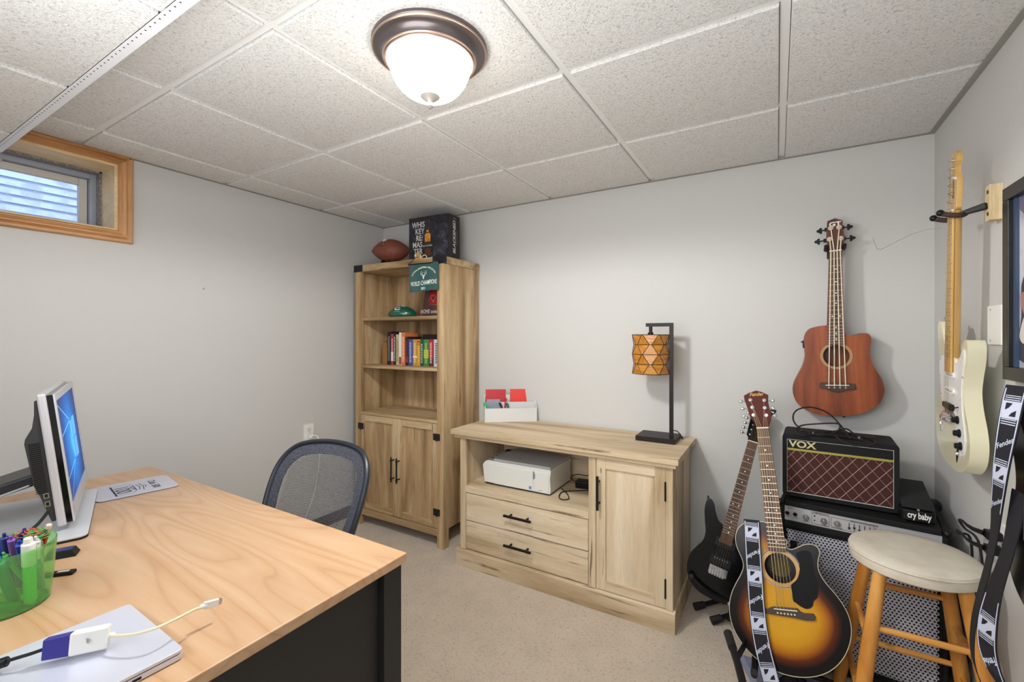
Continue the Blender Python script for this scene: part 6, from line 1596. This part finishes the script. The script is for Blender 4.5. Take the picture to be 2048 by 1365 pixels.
while k < 14:
    for dirn, tgt in ((1, mb), (-1, mb2)):
        r_ = clipline(cx0+.012+k*sp_, dirn)
        if r_:
            (xa, za), (xb, zb_) = r_
            if abs(xa-xb) > .002 and cz0-1e-6 <= za <= cz1+1e-6 and cz0-1e-6 <= zb_ <= cz1+1e-6: tgt.bar((xa, .0072, za), (xb, .0072, zb_), .0010 if dirn > 0 else .0007, .0021 if dirn > 0 else .0012, up=(0, 1, 0)) if False else tgt.tube([(xa, .0070, za), (xb, .0070, zb_)], .0012 if dirn > 0 else .0009, 5)
    k += 1
obj('cloth_thread', mb, mat('pale weave thread', (176, 148, 140), .7), VX); obj('cloth_thread', mb2, mat('dim weave thread', (146, 122, 108), .7), VX)
lettering('VOX', .037, lambda a, b: (.069+a*1.15, .0045, VH-.040+b), mat('aged gold letters', (206, 196, 150), .4, metal=.3), VX, bold=.03)
mb = MB(); mb.cyl((.105, .030, VH), (.105, .030, VH+.012), .005, n=12).cyl((.255, .030, VH), (.255, .030, VH+.012), .005, n=12).cyl((.105, .030, VH+.008), (.105, .030, VH+.014), .0065, n=12).cyl((.255, .030, VH+.008), (.255, .030, VH+.014), .0065, n=12)
obj('handle_stud', mb, m_chrome, VX)
obj('carry_handle', MB().ribbon([Vector((x, .018, VH+.004+.010*math.sin(PI*(x-.09)/.18))) for x in [.09+.018*q for q in range(11)]], [Vector((x, .042, VH+.004+.010*math.sin(PI*(x-.09)/.18))) for x in [.09+.018*q for q in range(11)]], .004, [(0, 0, 1)]*11), m_black, VX)
mb = MB()
for x in (.03, VW-.03):
    for y_ in (.03, VD-.03): mb.cyl((x, y_, 0), (x, y_, .0081), .010, n=12)
obj('rubber_foot', mb, m_rubber, VX)
obj('control_recess', MB().box((.06, .09, VH+.0), (VW-.06, .15, VH+.003)), m_black, VX, .001)
# coiled cable lying on the combo
zc = AH+VH+.006
def vp(u, v, y): p = on_plane(u, v, (0, y, 0), (0, 1, 0)); return tuple(p)
def vq(u, v, y):
    p = on_plane(u, v, (0, y, 0), (0, 1, 0))
    if p.z < AH+VH+.0045: p = on_plane(u, v, (0, 0, AH+VH+.0045), (0, 0, 1))
    return tuple(p)
cpts = [(1700, 878, 2.24), (1680, 850, 2.27), (1655, 826, 2.29), (1622, 815, 2.28), (1595, 820, 2.26), (1586, 834, 2.25), (1592, 850, 2.24), (1612, 862, 2.22), (1640, 872, 2.21), (1664, 868, 2.21), (1678, 860, 2.23), (1676, 848, 2.26), (1640, 848, 2.28), (1602, 852, 2.28), (1592, 864, 2.28), (1608, 872, 2.30), (1650, 866, 2.30), (1686, 862, 2.30), (1702, 872, 2.29)]
tag(obj('guitar_cable', MB().tube(spline([vq(*q) for q in cpts], 6, False), .0032, 8), m_rubber), 'black instrument cable coiled loosely on the combo amplifier', 'cable')
c2 = [(1660, 868, 2.22), (1690, 858, 2.29), (1712, 870, 2.29), (1740, 878, 2.27), (1750, 884, 2.22), (1742, 890, 2.19), (1710, 892, 2.18), (1685, 884, 2.185), (1668, 870, 2.20)]
tag(obj('guitar_cable', MB().tube(spline([vq(*q) for q in c2], 6, False), .003, 8), m_rubber), 'loop of black cable hanging over the right top of the combo amplifier', 'cable')

# ================================================================ WAH PEDAL
WPm = thing('wah_pedal', 'black rocker effects pedal lettered in white on the right end of the amplifier', 'pedal', (.432, 2.098, AH+.0006), rz=math.radians(-4))
pwid = .098
obj('base_housing', MB().prism(rrect(-pwid/2, 0, pwid/2, .25, .018), .006, .047, axis='z'), m_black, WPm, .006, 3)
mb = MB(); 
for x in (-.035, .035):
    for y_ in (.02, .225): mb.cyl((x, y_, 0), (x, y_, .0061), .008, n=10)
obj('rubber_foot', mb, m_rubber, WPm)
m_tread = mat('ribbed treadle rubber', (26, 26, 28), .75)
tr_ = [(-.002, .052), (.030, .062), (.235, .092), (.245, .086), (.24, .074), (.1, .052), (.0, .045)]
obj('treadle', MB().prism([(a+.004, b+.006) for a, b in tr_], -pwid/2+.004, pwid/2-.004, axis='x'), m_tread, WPm, .003)
obj('hinge_pin', MB().cyl((0, .0, .050), (0, .012, .050), .004, n=8), m_steel, WPm)
lettering('cry baby', .030, lambda a, b: (.002+a*.62, -.0012, .029+b*1.05), m_paperw, WPm, bold=.025)

# ================================================================ STOOL
m_stool = wood('honey maple stool', [(182, 112, 40), (212, 144, 62), (228, 168, 88)], 'z', 1.6, .35, 14, .5, coat=.3, bump=.05)
m_stoolx = wood('honey maple rung', [(190, 118, 46), (220, 154, 72), (234, 178, 100)], 'x', 1.6, .35, 14, .5, coat=.3, bump=.05)
m_seat = mat('off-white vinyl seat cover', (216, 208, 190), .55); N = NT(m_seat); v = N.mapping(); N.col(N.ramp(N.noise(v, 9, 4, .6), [(.35, (206, 196, 176)), (.65, (222, 214, 198))])); N.bump(N.noise(v, 40, 3), .1, .002)
SX, SY = .378, 1.905
S = thing('bar_stool', 'honey wood bar stool with round off-white vinyl seat', 'stool', (SX, SY, 0))
obj('seat_cushion', MB().lathe([(0, .562), (.150, .562), (.163, .570), (.1655, .585), (.1635, .597), (.166, .601), (.1645, .608), (.155, .614), (.12, .617), (0, .618)], 56), m_seat, S)
obj('piping', MB().tube([(.1655*math.cos(2*PI*k/48), .1655*math.sin(2*PI*k/48), .6005) for k in range(48)], .0022, 6, closed=True), m_seat, S)
tops = {}; feet = {}
for sx_ in (-1, 1):
    for sy_ in (-1, 1):
        a_ = Vector((sx_*.098, sy_*.098, .5615)); b_ = Vector((sx_*.178, sy_*.178, 0)); tops[sx_, sy_] = a_; feet[sx_, sy_] = b_
        obj('leg', MB().tube([b_, b_.lerp(a_, .5), a_], [.0200, .0215, .0185], 10), m_stool, S, angle=50)
def lp(sx_, sy_, z): a_, b_ = tops[sx_, sy_], feet[sx_, sy_]; return b_.lerp(a_, z/.5615)
for (s1, s2), hts in ((((-1, -1), (1, -1)), (.135, .415-.02)), (((-1, 1), (1, 1)), (.20, .43)), (((-1, -1), (-1, 1)), (.17, .345)), (((1, -1), (1, 1)), (.17, .345))):
    for z in hts: obj('rung', MB().tube([lp(*s1, z), lp(*s1, z).lerp(lp(*s2, z), .5), lp(*s2, z)], [.0085, .0105, .0085], 10), m_stoolx, S)

# ================================================================ RIGHT WALL THINGS
m_frb = mat('black picture frame', (26, 26, 27), .35)
FY1, FY0, FZ0, FZ1 = 1.759, 1.20, 1.190, 1.716
FR = thing('framed_poster', 'large black-framed poster of a dark-clothed figure on the right wall', 'picture', (XR-.0005, 0, 0))
fw = .036
for nm, a, b in (('frame_rail', (FY0, FZ0), (FY1, FZ0+fw)), ('frame_rail', (FY0, FZ1-fw), (FY1, FZ1)), ('frame_rail', (FY1-fw, FZ0+fw), (FY1, FZ1-fw)), ('frame_rail', (FY0, FZ0+fw), (FY0+fw, FZ1-fw))):
    bx(nm, (-.030, a[0], a[1]), (0, b[0], b[1]), m_frb, FR, .002)
bx('inner_lip', (-.020, FY1-fw-.012, FZ0+fw), (-.012, FY1-fw-.0005, FZ1-fw), mat('blue-grey frame lip', (62, 78, 104), .3), FR)
m_post = mat('poster print', (200, 196, 208), .4); N = NT(m_post); v = N.mapping(); N.col(N.ramp(N.noise(v, 7, 4, .6, .6), [(.38, (150, 144, 164)), (.55, (206, 204, 212))]))
bx('print', (-.012, FY0+fw, FZ0+fw), (-.008, FY1-fw, FZ1-fw), m_post, FR)
def pr_(name, poly, mt, x=-.0124):
    V, Fq = fill2d(poly); return print2d(name, V, Fq, lambda a, b: (x, a, b), mt, FR)
pr_('print_figure', spline([(1.69, 1.46), (1.60, 1.56), (1.50, 1.60), (1.30, 1.60), (1.25, 1.40), (1.25, 1.24), (1.69, 1.24), (1.715, 1.30), (1.70, 1.36), (1.70, 1.42)], 4), mat('poster dark cloth', (54, 54, 66), .5))
pr_('print_figure', spline([(1.700, 1.415), (1.690, 1.425), (1.672, 1.418), (1.665, 1.395), (1.672, 1.370), (1.682, 1.365), (1.690, 1.375), (1.700, 1.392)], 4), mat('poster skin tone', (176, 122, 102), .5), -.0127)
pr_('print_figure', spline([(1.70, 1.64), (1.715, 1.66), (1.70, 1.68), (1.66, 1.67), (1.66, 1.62)], 4), mat('poster violet shadow', (112, 100, 124), .5), -.0125)
pr_('print_figure', spline([(1.695, 1.345), (1.68, 1.36), (1.655, 1.35), (1.655, 1.30), (1.69, 1.29), (1.71, 1.31)], 4), mat('poster pale cloth', (214, 208, 196), .5), -.0126)
t = thing('blank_wall_plate', 'white rectangular cover plate on the right wall left of the picture frame', 'cover plate', (XR-.0005, 0, 0))
bx('plate', (-.006, 1.845, 1.283), (0, 1.945, 1.402), m_white, t, .002)
obj('screw', MB().cyl((-.0072, 1.92, 1.39), (-.0058, 1.92, 1.39), .003, n=8).cyl((-.0072, 1.92, 1.296), (-.0058, 1.92, 1.296), .003, n=8), m_steel, t)
MRW = Matrix(((0, 1, 0, XR-.0005), (-1, 0, 0, 1.835), (0, 0, 1, .705), (0, 0, 0, 1)))
outlet('wall_outlet', 'white outlet with two black plugs on the right wall behind the strap', MRW)
for z, lab, u0 in ((.728, 'upper black power plug and cord in the right wall outlet', 1), (.685, 'lower black power plug and cord in the right wall outlet', 0)):
    t = thing('power_plug', lab, 'plug', (XR-.009, 1.835, z))
    bx('plug_body', (-.034, -.016, -.012), (0, .016, .012), m_black, t, .003)
    obj('boot', MB().tube([(-.034, .006, 0), (-.052, .026, .001), (-.058, .05, .002)], [.0075, .006, .0048], 10), m_black, t)
    e = [(-.058, .05, .002), (-.062, .085, .004), (-.060, .11, -.006), (-.046, .118, -.030), (-.016, .10, -.075), (-.010, .09, -.30), (-.009, .12, -.5), (-.010, .2, -.70)] if u0 else [(-.058, .05, .002), (-.062, .09, .004), (-.060, .13, .0), (-.048, .16, -.02), (-.014, .18, -.05), (-.010, .2, -.3), (-.009, .25, -.55), (-.010, .3, -.66)]
    obj('power_cord', MB().tube(spline(e, 6, False), .0038, 8), m_rubber, t)
# blue-grey cloth on the carpet under the guitar
c0_ = on_plane(1570, 1362, (0, 0, .005), (0, 0, 1))
vs = []; fs = []
for j in range(17):
    for i in range(17):
        a, b = (i/16-.5)*.26, (j/16-.5)*.22
        vs.append((a, b, .010+.010*math.sin(a*40+b*22)*math.cos(b*36)+.006*math.sin(a*90) if 0 < i < 16 and 0 < j < 16 else .003))
for j in range(16):
    for i in range(16): fs.append((j*17+i, j*17+i+1, j*17+i+18, j*17+i+17))
t = thing('folded_cloth', 'crumpled blue-grey cloth on the carpet under the sunburst guitar', 'cloth', (c0_.x, c0_.y, .002), rz=.4)
n = len(vs); obj('fabric', MB().add(vs+[(x, y, z-.003) for x, y, z in vs], fs+[tuple(q+n for q in reversed(f)) for f in fs]), mat('blue-grey fabric', (128, 134, 156), .9), t)
t = thing('wall_hook', 'tiny hook left in the left wall', 'hook', (XL, 1.22, 1.565)); obj('nail', MB().tube([(0, 0, 0), (.010, 0, -.002), (.012, 0, .006)], .002, 6), m_steel, t)
